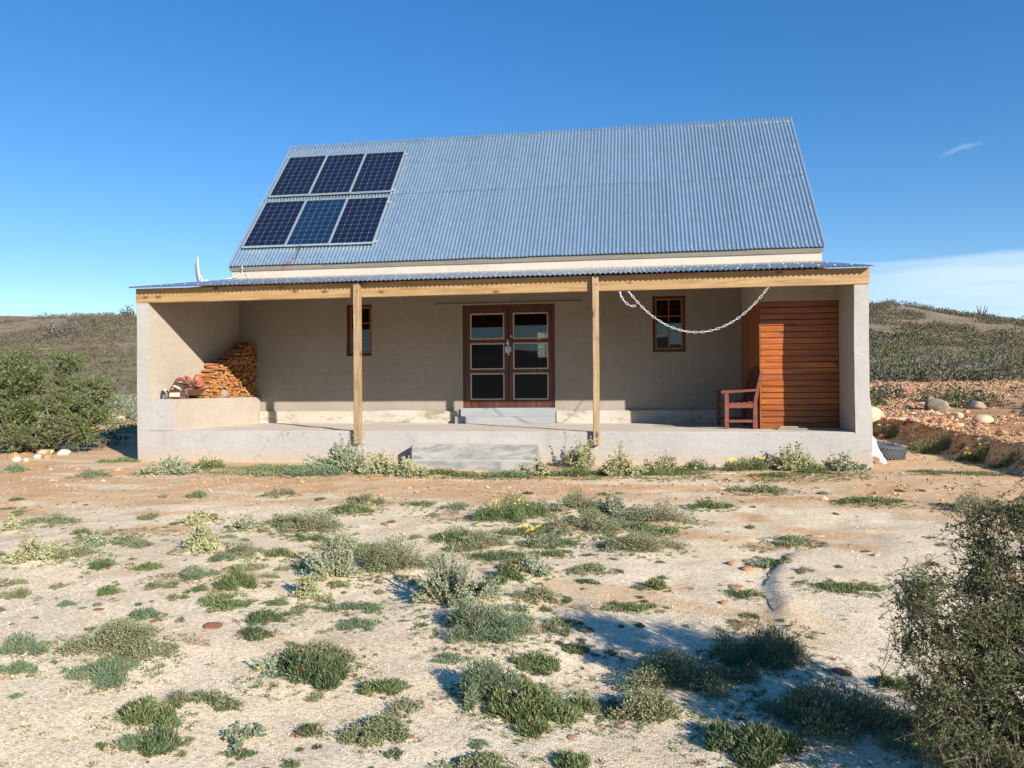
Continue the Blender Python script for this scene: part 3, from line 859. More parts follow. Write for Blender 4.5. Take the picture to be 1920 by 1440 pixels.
# porch side walls (the two piers with the walls behind them)
for (a, b) in ((0.0, PLX), (PRX, 11.50)):
    bm = bmesh.new()
    poly_prism(bm, [(0, -.35), (0, 2.628), (.075, 2.628), (.075, 2.79), (2.99, 3.33), (2.99, -.35)], 'x', a, b)
    rough_bm(bm, .22, .010, .016, lambda c: (c.x < .01 or c.x > 11.49) and c.y < .05 and .2 < c.z < 2.5)
    if b > 5:
        for v in bm.verts:      # hand-made bulge of the right pier below chest height
            if v.co.x > 11.4: v.co.x += .032*(1-min(1, max(0, (v.co.z-.86)/.10)))
    bm.normal_update()
    for f in bm.faces:
        f.material_index = 1 if f.normal.y < -.6 or (f.normal.x > .5 and b > 5) or (f.normal.x < -.5 and b < 5) else 0
    bm_obj(bm, 'porch_wall', [PL_IN, PL_OUT], house, True)
rough_box('porch_floor', PLX, PRX, 0, 2.99, -.35, ZS, [PL_OUT, CONC_F], .22, .010, .014, pick=lambda c: c.y < .01 and c.z > .5,
          facemat=lambda n, c: 1 if n.z > .6 else 0)
rough_box('wood_ledge', PLX, .68, .0, 2.99, ZS-.001, 1.03, [PL_IN, PL_OUT], .22, .010, .014, pick=lambda c: c.z > 1.02 or (c.x > .67 and c.z > .6),
          facemat=lambda n, c: 1 if n.y < -.6 else 0)
rough_box('step', 4.80, 6.73, -.33, 0.01, -.3, .325, [CONC, CONC_F], .14, .012, .02, facemat=lambda n, c: 1 if n.z > .6 else 0)  # tread paler than the riser: sunlit top put into the colour
rough_box('step', 4.74, 6.72, -.67, -.325, -.3, .105, [CONC, CONC_F], .14, .012, .02, facemat=lambda n, c: 1 if n.z > .6 else 0)  # lower tread likewise brightened by colour to look sunlit
rough_box('plinth', .68, 4.83, 2.895, 3.0, ZS-.02, .752, LIME, .11, .016, .02)
rough_box('plinth', 6.70, 10.13, 2.895, 3.0, ZS-.02, .752, LIME, .11, .016, .02)
rough_box('doorstep', 4.855, 6.69, 2.85, 3.05, ZS-.02, .80, CONC_B, .15, .006, .012)
rough_box('doorstep', 4.78, 6.69, 2.69, 2.86, ZS-.02, .645, CONC_B, .15, .005, .012)

def wall_open(x0, x1, z0, z1, y0, y1, ops):
    bm = bmesh.new()
    xs = sorted({x0, x1, *[o[0] for o in ops], *[o[1] for o in ops]})
    zs = sorted({z0, z1, *[o[2] for o in ops], *[o[3] for o in ops]})
    solid = lambda i, k: 0 <= i < len(xs)-1 and 0 <= k < len(zs)-1 and not any(
        o[0]-1e-6 <= xs[i] and xs[i+1] <= o[1]+1e-6 and o[2]-1e-6 <= zs[k] and zs[k+1] <= o[3]+1e-6 for o in ops)
    cache = {}
    def vt(x, y, z):
        key = (x, y, z)
        if key not in cache: cache[key] = bm.verts.new(key)
        return cache[key]
    for i in range(len(xs)-1):
        for k in range(len(zs)-1):
            if not solid(i, k): continue
            a, b, c, d = xs[i], xs[i+1], zs[k], zs[k+1]
            bm.faces.new([vt(a, y0, c), vt(b, y0, c), vt(b, y0, d), vt(a, y0, d)])
            bm.faces.new([vt(a, y1, c), vt(a, y1, d), vt(b, y1, d), vt(b, y1, c)])
            if not solid(i-1, k): bm.faces.new([vt(a, y0, c), vt(a, y0, d), vt(a, y1, d), vt(a, y1, c)])
            if not solid(i+1, k): bm.faces.new([vt(b, y0, c), vt(b, y1, c), vt(b, y1, d), vt(b, y0, d)])
            if not solid(i, k-1): bm.faces.new([vt(a, y0, c), vt(a, y1, c), vt(b, y1, c), vt(b, y0, c)])
            if not solid(i, k+1): bm.faces.new([vt(a, y0, d), vt(b, y0, d), vt(b, y1, d), vt(a, y1, d)])
    return bm
DOOR = (4.877, 6.68, .80, 2.80)
WL = (2.50, 3.03, 1.84, 2.866)
WR = (8.52, 9.12, 1.84, 2.886)
BW = (5.585, 6.36, 1.915, 2.72)
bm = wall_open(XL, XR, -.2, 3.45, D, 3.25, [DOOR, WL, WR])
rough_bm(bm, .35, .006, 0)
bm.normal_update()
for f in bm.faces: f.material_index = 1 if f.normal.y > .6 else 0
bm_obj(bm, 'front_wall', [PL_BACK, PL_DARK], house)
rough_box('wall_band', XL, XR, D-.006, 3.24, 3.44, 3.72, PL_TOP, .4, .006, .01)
bm = wall_open(XL, XR, -.2, 3.72, 8.45, 8.70, [BW])
bm.normal_update()
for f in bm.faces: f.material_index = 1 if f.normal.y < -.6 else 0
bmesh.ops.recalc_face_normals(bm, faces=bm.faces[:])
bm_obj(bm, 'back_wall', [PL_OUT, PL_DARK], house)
for a, b in ((XL, .30), (11.30, XR)):
    bm = bmesh.new()
    poly_prism(bm, [(3.25, -.2), (8.45, -.2), (8.45, 4.06), (5.851, 6.97), (3.25, 4.06)], 'x', a, b)
    bmesh.ops.recalc_face_normals(bm, faces=bm.faces[:])
    bm_obj(bm, 'gable_wall', PL_OUT, house)
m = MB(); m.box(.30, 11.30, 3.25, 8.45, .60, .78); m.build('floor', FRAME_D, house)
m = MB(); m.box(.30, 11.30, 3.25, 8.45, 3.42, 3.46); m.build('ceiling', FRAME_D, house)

# closet with plank cladding at the right end of the porch
bm = bmesh.new()
poly_prism(bm, [(.862, 2.50), (2.985, 2.50), (2.985, 3.28), (.862, 2.915)], 'x', 10.135, PRX+.02)
rough_bm(bm, .3, .004, 0)
bm_obj(bm, 'closet_wall', PL_IN, house, True)
closet = MB(); closet.box(10.16, PRX-.004, .875, 2.985, ZS-.01, 2.498)
closet = closet.build('closet', FRAME_D, house)
rng = random.Random(5)
NPL = 21
hp = (2.505-.515)/NPL
variants = []
for k in range(4):
    m = MB(); m.bbox(0, PRX-10.13-.003, 0, .026, 0.0008, hp-.0045, .007); variants.append(m.mesh('plank', PLANK_X))
for k in range(NPL):
    link('plank', variants[k % 4], closet, (10.128, .840+rng.uniform(0, .010), .515+k*hp), (rng.uniform(-.035, .03), 0, rng.uniform(-.0015, .0015)))
m = MB(); m.bbox(0, .026, 0, .146, 0, 1.985, .006); upm = m.mesh('upright_plank', PLANK_Z)
for k in range(14):
    link('upright_plank', upm, closet, (10.131+rng.uniform(-.003, .003), .873+k*.1508, .516))
m = MB(); m.bbox(10.108, 10.130, .832, .872, .515, 2.16, .004); m.build('corner_trim', PLANK_Z, closet)

# posts and beam
pz = [(3.811, 3.924, .315, 2.85), (7.560, 7.657, .312, 2.85)]
for a, b, z0, z1 in pz:
    bm = bmesh.new(); poly_prism(bm, [(a, -.102), (b, -.102), (b, -.016), (a, -.016)], 'z', z0, z1)
    rough_bm(bm, .16, .0035, .006)
    o = bm_obj(bm, 'post', PINE_Z, house)
    hd = MB()
    for zz in (2.72, .45, .38):
        hd.lathe([(.001, 0), (.010, 0), (.010, .006), (.001, .008)], (0, 0, 0), 8)
        for i in range(len(hd.v)-32, len(hd.v)):
            x, y, z = hd.v[i]; hd.v[i] = ((a+b)/2+.015+x, -.104-z, zz+y)
    hd.build('bolt', RUST, o)
for a, b in ((-.0, 3.87), (3.876, 7.60), (7.606, 11.50)):
    bm = bmesh.new(); poly_prism(bm, [(-.014, 2.630), (.055, 2.630), (.055, 2.866), (-.014, 2.866)], 'x', a, b)
    rough_bm(bm, .3, .003, .005)
    bm_obj(bm, 'beam', PINE_X, house)

# roofs
def corr_mesh(name, waves, pitch, length, amp, mat, nl=4, seg=8):
    nu = int(waves*seg)+1
    u = np.arange(nu)*pitch/seg
    h = amp*np.cos(2*np.pi*u/pitch)
    s = np.linspace(0, length, nl+1)
    U, Sx = np.meshgrid(u, s)
    Z = np.tile(h, (nl+1, 1))
    Vv = np.stack([U.ravel(), Sx.ravel(), Z.ravel()], 1)
    ii = np.arange(nu*(nl+1)).reshape(nl+1, nu)
    F = np.stack([ii[:-1, :-1], ii[:-1, 1:], ii[1:, 1:], ii[1:, :-1]], -1).reshape(-1, 4)
    return np_mesh(name, Vv, F, mat, smooth=True)
SL = math.atan2(3.36, 2.976)
def roof_pt(x, s, h=0):    # s along the slope from the eave, h along the normal
    return (x, 2.875+s*math.cos(SL)-h*math.sin(SL), 3.675+s*math.sin(SL)+h*math.cos(SL))
bm = bmesh.new()
poly_prism(bm, [(2.90, 3.662), (5.851, 6.985), (8.80, 3.662), (8.74, 3.60), (5.851, 6.86), (2.96, 3.60)], 'x', XL-.01, XR+.01)
bmesh.ops.recalc_face_normals(bm, faces=bm.faces[:])
roof = bm_obj(bm, 'roof', PL_BACK, house)
pitch = 11.56/153.5
lowm = [corr_mesh('roof_sheet', 9.5, pitch, 2.34, .0115, ROOF) for _ in range(1)]
upm_ = [corr_mesh('roof_sheet', 9.5, pitch, 2.24, .0115, ROOF) for _ in range(1)]
rng = random.Random(11)
for k in range(17):
    x = XL-.01+k*9*pitch
    lap = .0045*(k % 2)
    link('roof_sheet', lowm[0], roof, roof_pt(x, rng.uniform(-.006, .006), 0.019+lap), (SL+rng.uniform(-.0008, .0008), 0, rng.uniform(-.0006, .0006)))
    link('roof_sheet', upm_[0], roof, roof_pt(x+rng.uniform(-.002, .002), 2.26+rng.uniform(-.012, .012), .0245+lap), (SL+rng.uniform(-.0008, .0008), 0, rng.uniform(-.0006, .0006)))
bk = corr_mesh('roof_sheet', 153.5, pitch, 4.49, .0098, ROOF, 3, 6)
o = link('roof_sheet', bk, roof, (XR+.01, 8.83, 3.69), (SL, 0, math.pi))
m = MB()
rng = random.Random(4)
nseg = 48
for side in (-1, 1):
    vs = []; fs = []
    for i in range(nseg+1):
        x = XL-.02+(XR-XL+.04)*i/nseg
        for j, (dy, dz) in enumerate(((0, .045), (.05, .018), (.135, -.075), (.140, -.090))):
            w = rng.uniform(-.004, .004) if j > 1 else rng.uniform(-.002, .002)
            vs.append((x, 5.851+side*dy, 7.0+dz+w))
    for i in range(nseg):
        for j in range(3):
            a = i*4+j; q = (a, a+4, a+5, a+1); fs.append(q if side < 0 else q[::-1])
    m.add(vs, fs, 0, True)
m.build('ridge_cap', ROOF, roof)

rng = random.Random(8)
bm = bmesh.new()
porch_roof = MB()
porch_roof.box(.24, 11.28, 2.92, 2.985, 3.20, 3.31)
porch_roof.box(.24, 10.12, 1.40, 1.46, 2.93, 3.04)
porch_roof = porch_roof.build('porch_roof', RAFTER, house)
PA = math.atan2(3.42-2.855, D+.18)
m = MB(); m.box(.23, 11.285, 0, 2.80, -.022, 0); m.build('ceiling_board', FRAME_D, porch_roof, loc=(0, .10, 2.842), rot=(PA, 0, 0))
m = MB(); m.box(-.025, .025, 0, 2.85, -.11, 0); rm = m.mesh('rafter', RAFTER)
for k in range(11): link('rafter', rm, porch_roof, (.75+k*1.0, .08, 2.868), (PA, 0, 0))
pp = 11.56/153.5
pm = corr_mesh('roof_sheet', 9.5, pp, (D+.18)/math.cos(PA)+.01, .0115, ROOFP)
for k in range(17):
    link('roof_sheet', pm, porch_roof, (-.03+k*9*pp, -.18+rng.uniform(-.006, .006), 2.866+.0016*(k % 2)), (PA+rng.uniform(-.0006, .0006), 0, 0))
m = MB()
for yy in (.02, 1.43, 2.9):
    for k in range(0, 153, 3):
        x = -.03+k*pp+pp*0; z = 2.878+.011+(yy+.18)*math.tan(PA); y = yy+rng.uniform(-.02, .02)
        if k: m.box(x-.008, x+.008, y-.008, y+.008, z-.006, z+.008)
o = m.build('roof_screw', GALV, porch_roof); o['kind'] = 'stuff'
m = MB()
for s in (.10, 1.15, 2.18, 2.36, 3.30, 4.30):
    for k in range(2, 153, 3):
        if .20 < XL+k*pitch < 3.05 and .4 < s < 4.0: continue
        q = roof_pt(XL-.01+k*pitch, s+rng.uniform(-.015, .015), .034)
        m.box(q[0]-.009, q[0]+.009, q[1]-.009, q[1]+.009, q[2]-.008, q[2]+.008)
o = m.build('roof_screw', GALV, roof); o['kind'] = 'stuff'
# mounting rails under the solar panels
SP = [(.503, 2.27, .0), (2.28, 3.875, .0)]
for s in (.60, 1.93, 2.40, 3.80):
    m = MB(); m.box(-.02, 2.90, -.02, .02, 0, .04)
    m.build('mounting_rail', ALU, roof, loc=roof_pt(.20, s, .030), rot=(SL, 0, R(-.35)))

# windows
def window(x0, x1, z0, z1, cols, rows, y, fd, sw, inner, name='window'):
    f = .042
    m = MB()
    m.bbox(x0, x0+f, y, y+.07, z0, z1, .004); m.bbox(x1-f, x1, y, y+.07, z0, z1, .004)
    m.bbox(x0+f, x1-f, y, y+.07, z0, z0+f, .004); m.bbox(x0+f, x1-f, y, y+.07, z1-f, z1, .004)
    w = m.build(name, fd, house)
    a, b, c, d = x0+f+.002, x1-f-.002, z0+f+.002, z1-f-.002
    s = .032
    m = MB()
    m.bbox(a, a+s, y+.012, y+.05, c, d, .003); m.bbox(b-s, b, y+.012, y+.05, c, d, .003)
    m.bbox(a+s, b-s, y+.012, y+.05, c, c+s, .003); m.bbox(a+s, b-s, y+.012, y+.05, d-s, d, .003)
    m.build('sash', sw, w)
    a += s; b -= s; c += s; d -= s
    bw = .020
    for i in range(1, cols):
        x = a+(b-a)*i/cols; m = MB(); m.bbox(x-bw/2, x+bw/2, y+.018, y+.044, c, d, .003); m.build('glazing_bar', sw, w)
    for k in range(1, rows):
        z = c+(d-c)*k/rows; m = MB(); m.bbox(a, b, y+.0195, y+.0425, z-bw/2, z+bw/2, .003); m.build('glazing_bar', sw, w)
    rr = random.Random(int(x0*100))
    for i in range(cols):
        for k in range(rows):
            xa, xb = a+(b-a)*i/cols, a+(b-a)*(i+1)/cols; za, zb = c+(d-c)*k/rows, c+(d-c)*(k+1)/rows
            m = MB(); hw, hh = (xb-xa)/2, (zb-za)/2
            m.box(-hw, hw, -.0004, .0004, -hh, hh)
            m.build('pane', GLASS, w, loc=((xa+xb)/2, y+.031, (za+zb)/2), rot=(R(rr.uniform(-.25, .25)), 0, R(rr.uniform(-.3, .3))))
    return w
window(*WL, 2, 3, D+.085, FRAME_D, SASH_W, True)
window(*WR, 2, 3, D+.045, FRAME_D, SASH_W, True)
window(*BW, 3, 3, 8.50, FRAME_D, FRAME_D, True)

# double door
yd = D+.025
m = MB()
x0, x1, z0, z1 = DOOR
m.bbox(x0, x0+.055, yd, yd+.11, z0, z1, .005); m.bbox(x1-.055, x1, yd, yd+.11, z0, z1, .005)
m.bbox(x0+.055, x1-.055, yd, yd+.11, z1-.042, z1, .005)
m.build('door_frame', DOOR_W, house)
zx = lambda px: x0+(px-345)/895*(x1-x0)
zz = lambda py: z1-(py-55)/995*(z1-z0)
rows = [(150, 378), (438, 668), (728, 960)]
for (la, lb, ga, gb) in ((372, 789, 429, 738), (793, 1213, 848, 1163)):
    m = MB()
    a, b = zx(la), zx(lb); g0, g1 = zx(ga-14), zx(gb+12)
    zt, zb = z1-.045, z0+.006
    m.bbox(a, g0, yd+.012, yd+.056, zb, zt, .004); m.bbox(g1, b, yd+.012, yd+.056, zb, zt, .004)
    edges = [zt]+[v for r in rows for v in (zz(r[0]-14), zz(r[1]+12))]+[zb]
    for i in range(0, 8, 2): m.bbox(g0, g1, yd+.0145, yd+.0535, edges[i+1], edges[i], .004)
    leaf = m.build('door', DOOR_W, house)
    rr = random.Random(la)
    for r in rows:
        A, B, T, U = zx(ga), zx(gb), zz(r[0]), zz(r[1])
        o0, o1, oT, oU = g0, g1, zz(r[0]-14), zz(r[1]+12)
        m = MB()
        m.bbox(o0, A, yd+.010, yd+.030, oU, oT, .003); m.bbox(B, o1, yd+.010, yd+.030, oU, oT, .003)
        m.bbox(A, B, yd+.0115, yd+.0285, oU, U, .003); m.bbox(A, B, yd+.0115, yd+.0285, T, oT, .003)
        m.build('glazing_bead', BEAD, leaf)
        m = MB(); m.box(-(B-A)/2-.008, (B-A)/2+.008, -.0004, .0004, -(T-U)/2-.008, (T-U)/2+.008)
        m.build('pane', GLASS, leaf, loc=((A+B)/2, yd+.034, (T+U)/2), rot=(R(rr.uniform(-.2, .2)), 0, R(rr.uniform(-.25, .25))))
    if la > 500:
        m = MB()
        cx = zx(790)
        m.bbox(cx-.062, cx-.004, yd-.004, yd+.014, zz(520), zz(460), .003)
        m.bbox(cx+.006, cx+.055, yd-.004, yd+.014, zz(515), zz(465), .003)
        m.bbox(cx-.012, cx+.022, yd-.012, yd+.002, zz(545), zz(440), .003)
        m.bbox(cx-.045, cx+.018, yd-.009, yd+.010, zz(440), zz(418), .003)
        m.bbox(cx-.018, cx+.004, yd-.006, yd+.011, zz(418), zz(392), .003)
        m.tube([(cx-.002, yd-.014, zz(500)), (cx-.002, yd-.045, zz(495)), (cx-.002, yd-.045, zz(475)), (cx-.002, yd-.014, zz(470))], .007, 8)
        m.build('latch', GALV, leaf)
        m = MB()
        m.bbox(zx(1080), zx(1094), yd+.008, yd+.016, zz(403), zz(390), .002)
        m.bbox(zx(808), zx(824), yd+.008, yd+.016, zz(372), zz(355), .002)
        m.build('door_stud', GALV, leaf)
# lintel lip over the door, wall hooks, cables
m = MB(); m.bbox(4.32, 7.18, D-.030, D+.004, 2.808, 2.828, .004); m.bbox(5.86, 5.885, D-.010, D+.004, 2.84, 2.93, .003); m.build('lintel_lip', PL_BACK, house)
for x in (4.735, 6.829):
    m = MB(); m.tube([(x-.012, D+.005, 2.06), (x-.008, D-.03, 2.03), (x+.006, D-.035, 2.06), (x+.01, D-.03, 2.12), (x-.004, D-.035, 2.16), (x-.01, D, 2.17)], .0045, 6)
    m.build('wall_hook', GALV, house)
m = MB()
m.tube([roof_pt(.36, -.02, .03), (.34, 2.90, 3.64), (.29, 2.965, 3.56), (.18, 2.97, 3.49), (.05, 2.95, 3.46), (-.12, 2.9, 3.44)], .008, 6)
m.tube([(.42, 2.97, 3.45), (.42, 2.965, 3.52), (.37, 2.97, 3.53)], .007, 6)
m.build('white_cable', WHITE, house)
m = MB()
m.tube([roof_pt(1.42, .52, .03), roof_pt(1.40, .42, .035), roof_pt(1.37, .30, .03), roof_pt(1.40, .15, .03), roof_pt(1.30, .02, .03), (1.25, 2.86, 3.66)], .011, 6)
m.tube([roof_pt(1.44, .52, .03), roof_pt(1.43, .35, .03), roof_pt(1.45, .2, .03), roof_pt(1.34, .03, .03)], .008, 6)
m.tube([roof_pt(1.42, 2.32, .03), roof_pt(1.40, 2.22, .03), roof_pt(1.41, 2.1, .03)], .009, 6)
m.build('solar_cable', RUST, house)

# ------------------------------------------------------------------ solar panels
fr = MB()
PW, PH_ = .938, 1.575
fw = .016
fr.box(0, fw, 0, PH_, 0, .036); fr.box(PW-fw, PW, 0, PH_, 0, .036)
fr.box(fw, PW-fw, 0, fw, .0004, .0356); fr.box(fw, PW-fw, PH_-fw, PH_, .0004, .0356)
fr_me = fr.mesh('frame', ALU)
bs = MB(); bs.box(fw+.0005, PW-fw-.0005, fw+.0005, PH_-fw-.0005, .024, .0285); bs_me = bs.mesh('backsheet', BACKSHEET)
cwid, chei = (PW-2*fw-.016)/6, (PH_-2*fw-.02)/10
def cell_mesh(mat):
    g = .0030; c = .010; m = MB()
    p = [(g+c, g), (cwid-g-c, g), (cwid-g, g+c), (cwid-g, chei-g-c), (cwid-g-c, chei-g), (g+c, chei-g), (g, chei-g-c), (g, g+c)]
    m.add([(x, y, .0285) for x, y in p]+[(x, y, .0305) for x, y in p],
          [tuple(range(8, 16))]+[(i, (i+1) % 8, 8+(i+1) % 8, 8+i) for i in range(8)])
    return m.mesh('cell', mat)
cm, cmb = cell_mesh(CELL), cell_mesh(CELLB)
plabels = {(1, 0): 'left panel of the upper row of solar panels', (1, 1): 'middle panel of the upper row of solar panels',
           (1, 2): 'right panel of the upper row of solar panels', (0, 0): 'left panel of the lower row of solar panels',
           (0, 1): 'bluer middle panel of the lower row of solar panels', (0, 2): 'right panel of the lower row of solar panels'}
for row in (0, 1):
    for k in range(3):
        s0 = (.515, 2.30)[row]
        p = empty('solar_panel', roof_pt(.205+k*(PW+.004), s0-k*.006*1.0, .070))
        p.rotation_euler = (SL, 0, R(-.35))
        tag(p, plabels[(row, k)], 'solar panel', 'solar panels on the roof')
        link('frame', fr_me, p); link('backsheet', bs_me, p)
        for i in range(6):
            for j in range(10):
                link('cell', cmb if (row, k) == (0, 1) else cm, p, (fw+.008+i*cwid, fw+.01+j*chei, 0))

# ------------------------------------------------------------------ bench on the porch
def bench():
    b = empty('garden_bench', (9.60, .80, ZS+.002))
    tag(b, 'red-brown wooden garden bench standing against the plank closet', 'bench')
    Lb = 1.22
    def part(name, fn):
        m = MB(); fn(m); return m.build(name, BENCH_W, b)
    for y in (0, Lb-.055):
        part('front_leg', lambda m: m.bbox(-.03, .035, y, y+.055, 0, .56, .005))
        def rear(m):
            pts = [(.40, 0), (.47, 0), (.465, .40), (.50, .62), (.545, .89), (.515, .90), (.455, .64), (.41, .42)]
            bm = bmesh.new(); poly_prism(bm, pts, 'y', y, y+.055); bmesh.ops.recalc_face_normals(bm, faces=bm.faces[:])
            bm.verts.index_update(); m.add([v.co[:] for v in bm.verts], [[v.index for v in f.verts] for f in bm.faces]); bm.free()
        part('rear_leg', rear)
        def arm(m):
            pts = [(-.085, .575), (-.07, .556), (.0, .560), (.20, .572), (.47, .590), (.47, .625), (.20, .612), (.0, .606), (-.06, .603), (-.08, .594)]
            bm = bmesh.new(); poly_prism(bm, pts, 'y', y-.008, y+.063); bmesh.ops.recalc_face_normals(bm, faces=bm.faces[:])
            bm.verts.index_update(); m.add([v.co[:] for v in bm.verts], [[v.index for v in f.verts] for f in bm.faces]); bm.free()
        part('armrest', arm)
        part('side_rail', lambda m: (m.bbox(.035, .41, y+.008, y+.047, .325, .40, .004)))
        part('stretcher', lambda m: (m.bbox(.035, .42, y+.010, y+.045, .10, .145, .004)))
    part('front_rail', lambda m: m.bbox(-.02, .02, .055, Lb-.055, .33, .40, .004))
    part('rear_rail', lambda m: m.bbox(.415, .45, .055, Lb-.055, .33, .40, .004))
    for k in range(5):
        x = -.03+k*.088; dz = -.018*math.sin(math.pi*(k+.5)/5)
        part('seat_slat', lambda m: m.bbox(x, x+.072, .002, Lb-.002, .412+dz, .432+dz, .004))
    def top(m):
        vs = []; fs = []; n = 14
        for i in range(n+1):
            t = i/n; y = .03+(Lb-.06)*t; h = .76+.17*math.sin(math.pi*t)**.8
            for dz, dx in ((0, 0), (.075, .016)):
                vs += [(.49+dx, y, h+dz), (.52+dx, y, h+dz)]
        for i in range(n):
            a = i*4
            fs += [(a, a+4, a+6, a+2), (a+1, a+3, a+7, a+5), (a+2, a+6, a+7, a+3), (a, a+1, a+5, a+4)]
        fs += [(0, 2, 3, 1), (n*4, n*4+1, n*4+3, n*4+2)]
        m.add(vs, fs)
    part('top_rail', top)
    part('back_rail', lambda m: m.bbox(.462, .488, .055, Lb-.055, .47, .52, .004))
    for k in range(9):
        t = (k+.7)/9.4; y = .03+(Lb-.06)*t; h = .77+.17*math.sin(math.pi*t)**.8
        def sl(m):
            m.add([(.470, y-.022, .515), (.470, y+.022, .515), (.485, y+.022, .515), (.485, y-.022, .515),
                   (.503, y-.022, h), (.503, y+.022, h), (.517, y+.022, h), (.517, y-.022, h)],
                  [(0, 3, 2, 1), (4, 5, 6, 7), (0, 1, 5, 4), (1, 2, 6, 5), (2, 3, 7, 6), (3, 0, 4, 7)])
        part('back_slat', sl)
    return b
bench()

# loose boards on the floor under the plank wall
def board(x0, x1, y0, y1, z, h, label, rz=0, rx=0):
    m = MB(); m.bbox(-(x1-x0)/2, (x1-x0)/2, -(y1-y0)/2, (y1-y0)/2, 0, h, .004)
    o = m.build('loose_board', OLDBOARD, loc=((x0+x1)/2, (y0+y1)/2, z), rot=(rx, 0, rz))
    tag(o, label, 'board')
board(10.33, 11.22, .55, .67, ZS+.004, .022, 'long grey board lying lowest along the foot of the plank wall', R(-1.5))
board(10.37, 10.78, .66, .77, ZS+.027, .024, 'short pale board lying on top at the left foot of the plank wall', R(1.5))
board(10.45, 11.25, .70, .80, ZS+.004, .020, 'long grey board lying closest against the plank wall', R(1))

# ------------------------------------------------------------------ white plastic chain hung from the beam
def catenary(A, B, low, n=200):
    A, B = Vector(A), Vector(B)
    lo, hi = .01, 60.
    L = (B-A).length
    def shape(a):       # symmetric catenary between equal heights
        return a*(math.cosh(L/2/a)-1)
    a0, a1 = L/20, L*20
    for _ in range(80):
        am = (a0+a1)/2
        if shape(am) > low: a0 = am
        else: a1 = am
    a = (a0+a1)/2
    pts = []
    for i in range(n+1):
        t = i/n; s = (t-.5)*L
        p = A.lerp(B, t); p.z += a*math.cosh(s/a)-a*math.cosh(L/2/a)
        pts.append(p)
    return pts
def link_mesh():
    m = MB(); n = 14; pts = []
    for i in range(n):
        a = 2*math.pi*i/n
        pts.append((.022*math.cos(a)+.010*(1 if math.cos(a) > 0 else -1), .0135*math.sin(a), 0))
    k = 6; vs = []; fs = []
    for i in range(n):
        p = Vector(pts[i]); t = (Vector(pts[(i+1) % n])-Vector(pts[i-1])).normalized(); u = Vector((t.y, -t.x, 0))
        for j in range(k):
            q = 2*math.pi*j/k; vs.append(p+(u*math.cos(q)+Vector((0, 0, 1))*math.sin(q))*.0030)
    for i in range(n):
        for j in range(k): fs.append((i*k+j, i*k+(j+1) % k, ((i+1) % n)*k+(j+1) % k, ((i+1) % n)*k+j))
    m.add(vs, fs, 0, True)
    return m.mesh('link', WHITE)
LK = link_mesh()
chain = empty('plastic_chain', (8.094, .02, 2.62))
tag(chain, 'white plastic chain hanging in a loop from the porch beam', 'chain')
def lay(pts, step=.055):
    pts = [Vector(p) for p in pts]; d = 0; k = 0; acc = .0
    for i in range(len(pts)-1):
        seg = pts[i+1]-pts[i]; l = seg.length
        while acc <= l:
            p = pts[i]+seg*(acc/l)
            q = seg.to_track_quat('X', 'Z') @ Matrix.Rotation(R(8 if k % 2 else 82)+.2*math.sin(k*2.1), 3, 'X').to_quaternion()
            o = link('link', LK, chain, p-chain.location); o.rotation_mode = 'QUATERNION'; o.rotation_quaternion = q
            k += 1; acc += step
        acc -= l
main = catenary((8.094, .02, 2.625), (10.113, .02, 2.625), .64)
lay(main)
j = min(main, key=lambda p: abs(p.x-8.24))
lay([(7.967, .02, 2.622), (7.985, .018, 2.55), (8.03, .015, 2.475), (8.09, .012, 2.415), (8.15, .010, 2.392), (8.21, .012, 2.40)], .055)
m = MB()
for x in (7.967, 8.094, 10.113):
    m.tube([(x-8.094, 0, .03), (x-8.094, 0, .005), (x-8.094+.01, 0, -.012), (x-8.094+.02, 0, -.002)], .004, 6)
m.build('hook', GALV, chain)

# ------------------------------------------------------------------ firewood and junk on the ledge
ZL = 1.036
wood = empty('firewood_stack', (.40, 1.9, ZL))
tag(wood, 'tall stack of split orange firewood in the left corner of the porch', 'firewood')
rng = random.Random(21)
def log_mesh(seed):
    r = random.Random(seed)
    n = r.choice((4, 5, 5, 6)); Lx = 1.0
    prof = []
    for i in range(n):
        a = 2*math.pi*i/n+r.uniform(-.35, .35); q = r.uniform(.7, 1.1)
        prof.append((.5*q*math.cos(a), .5*q*math.sin(a)))
    m = MB(); vs = []; fs = []
    for k, x in enumerate((-.5, -.1, .25, .5)):
        dy, dz = r.uniform(-.08, .08), r.uniform(-.10, .10); s = r.uniform(.85, 1.1)
        for (y, z) in prof: vs.append((x+r.uniform(-.02, .02), y*s+dy, z*s+dz))
    for k in range(3):
        for i in range(n): fs.append((k*n+i, k*n+(i+1) % n, (k+1)*n+(i+1) % n, (k+1)*n+i))
    fs += [tuple(range(n))[::-1], tuple(3*n+i for i in range(n))]
    m.add(vs, fs); return m.mesh('log', LOGM)
LOGS = [log_mesh(k) for k in range(12)]
def htop(y): return float(np.interp(y, [.95, 1.12, 1.35, 1.7, 1.95, 2.15, 2.35, 2.6, 2.97], [.07, .24, .42, .60, .70, .72, .86, .99, 1.12]))
z = 0; nlog = 0
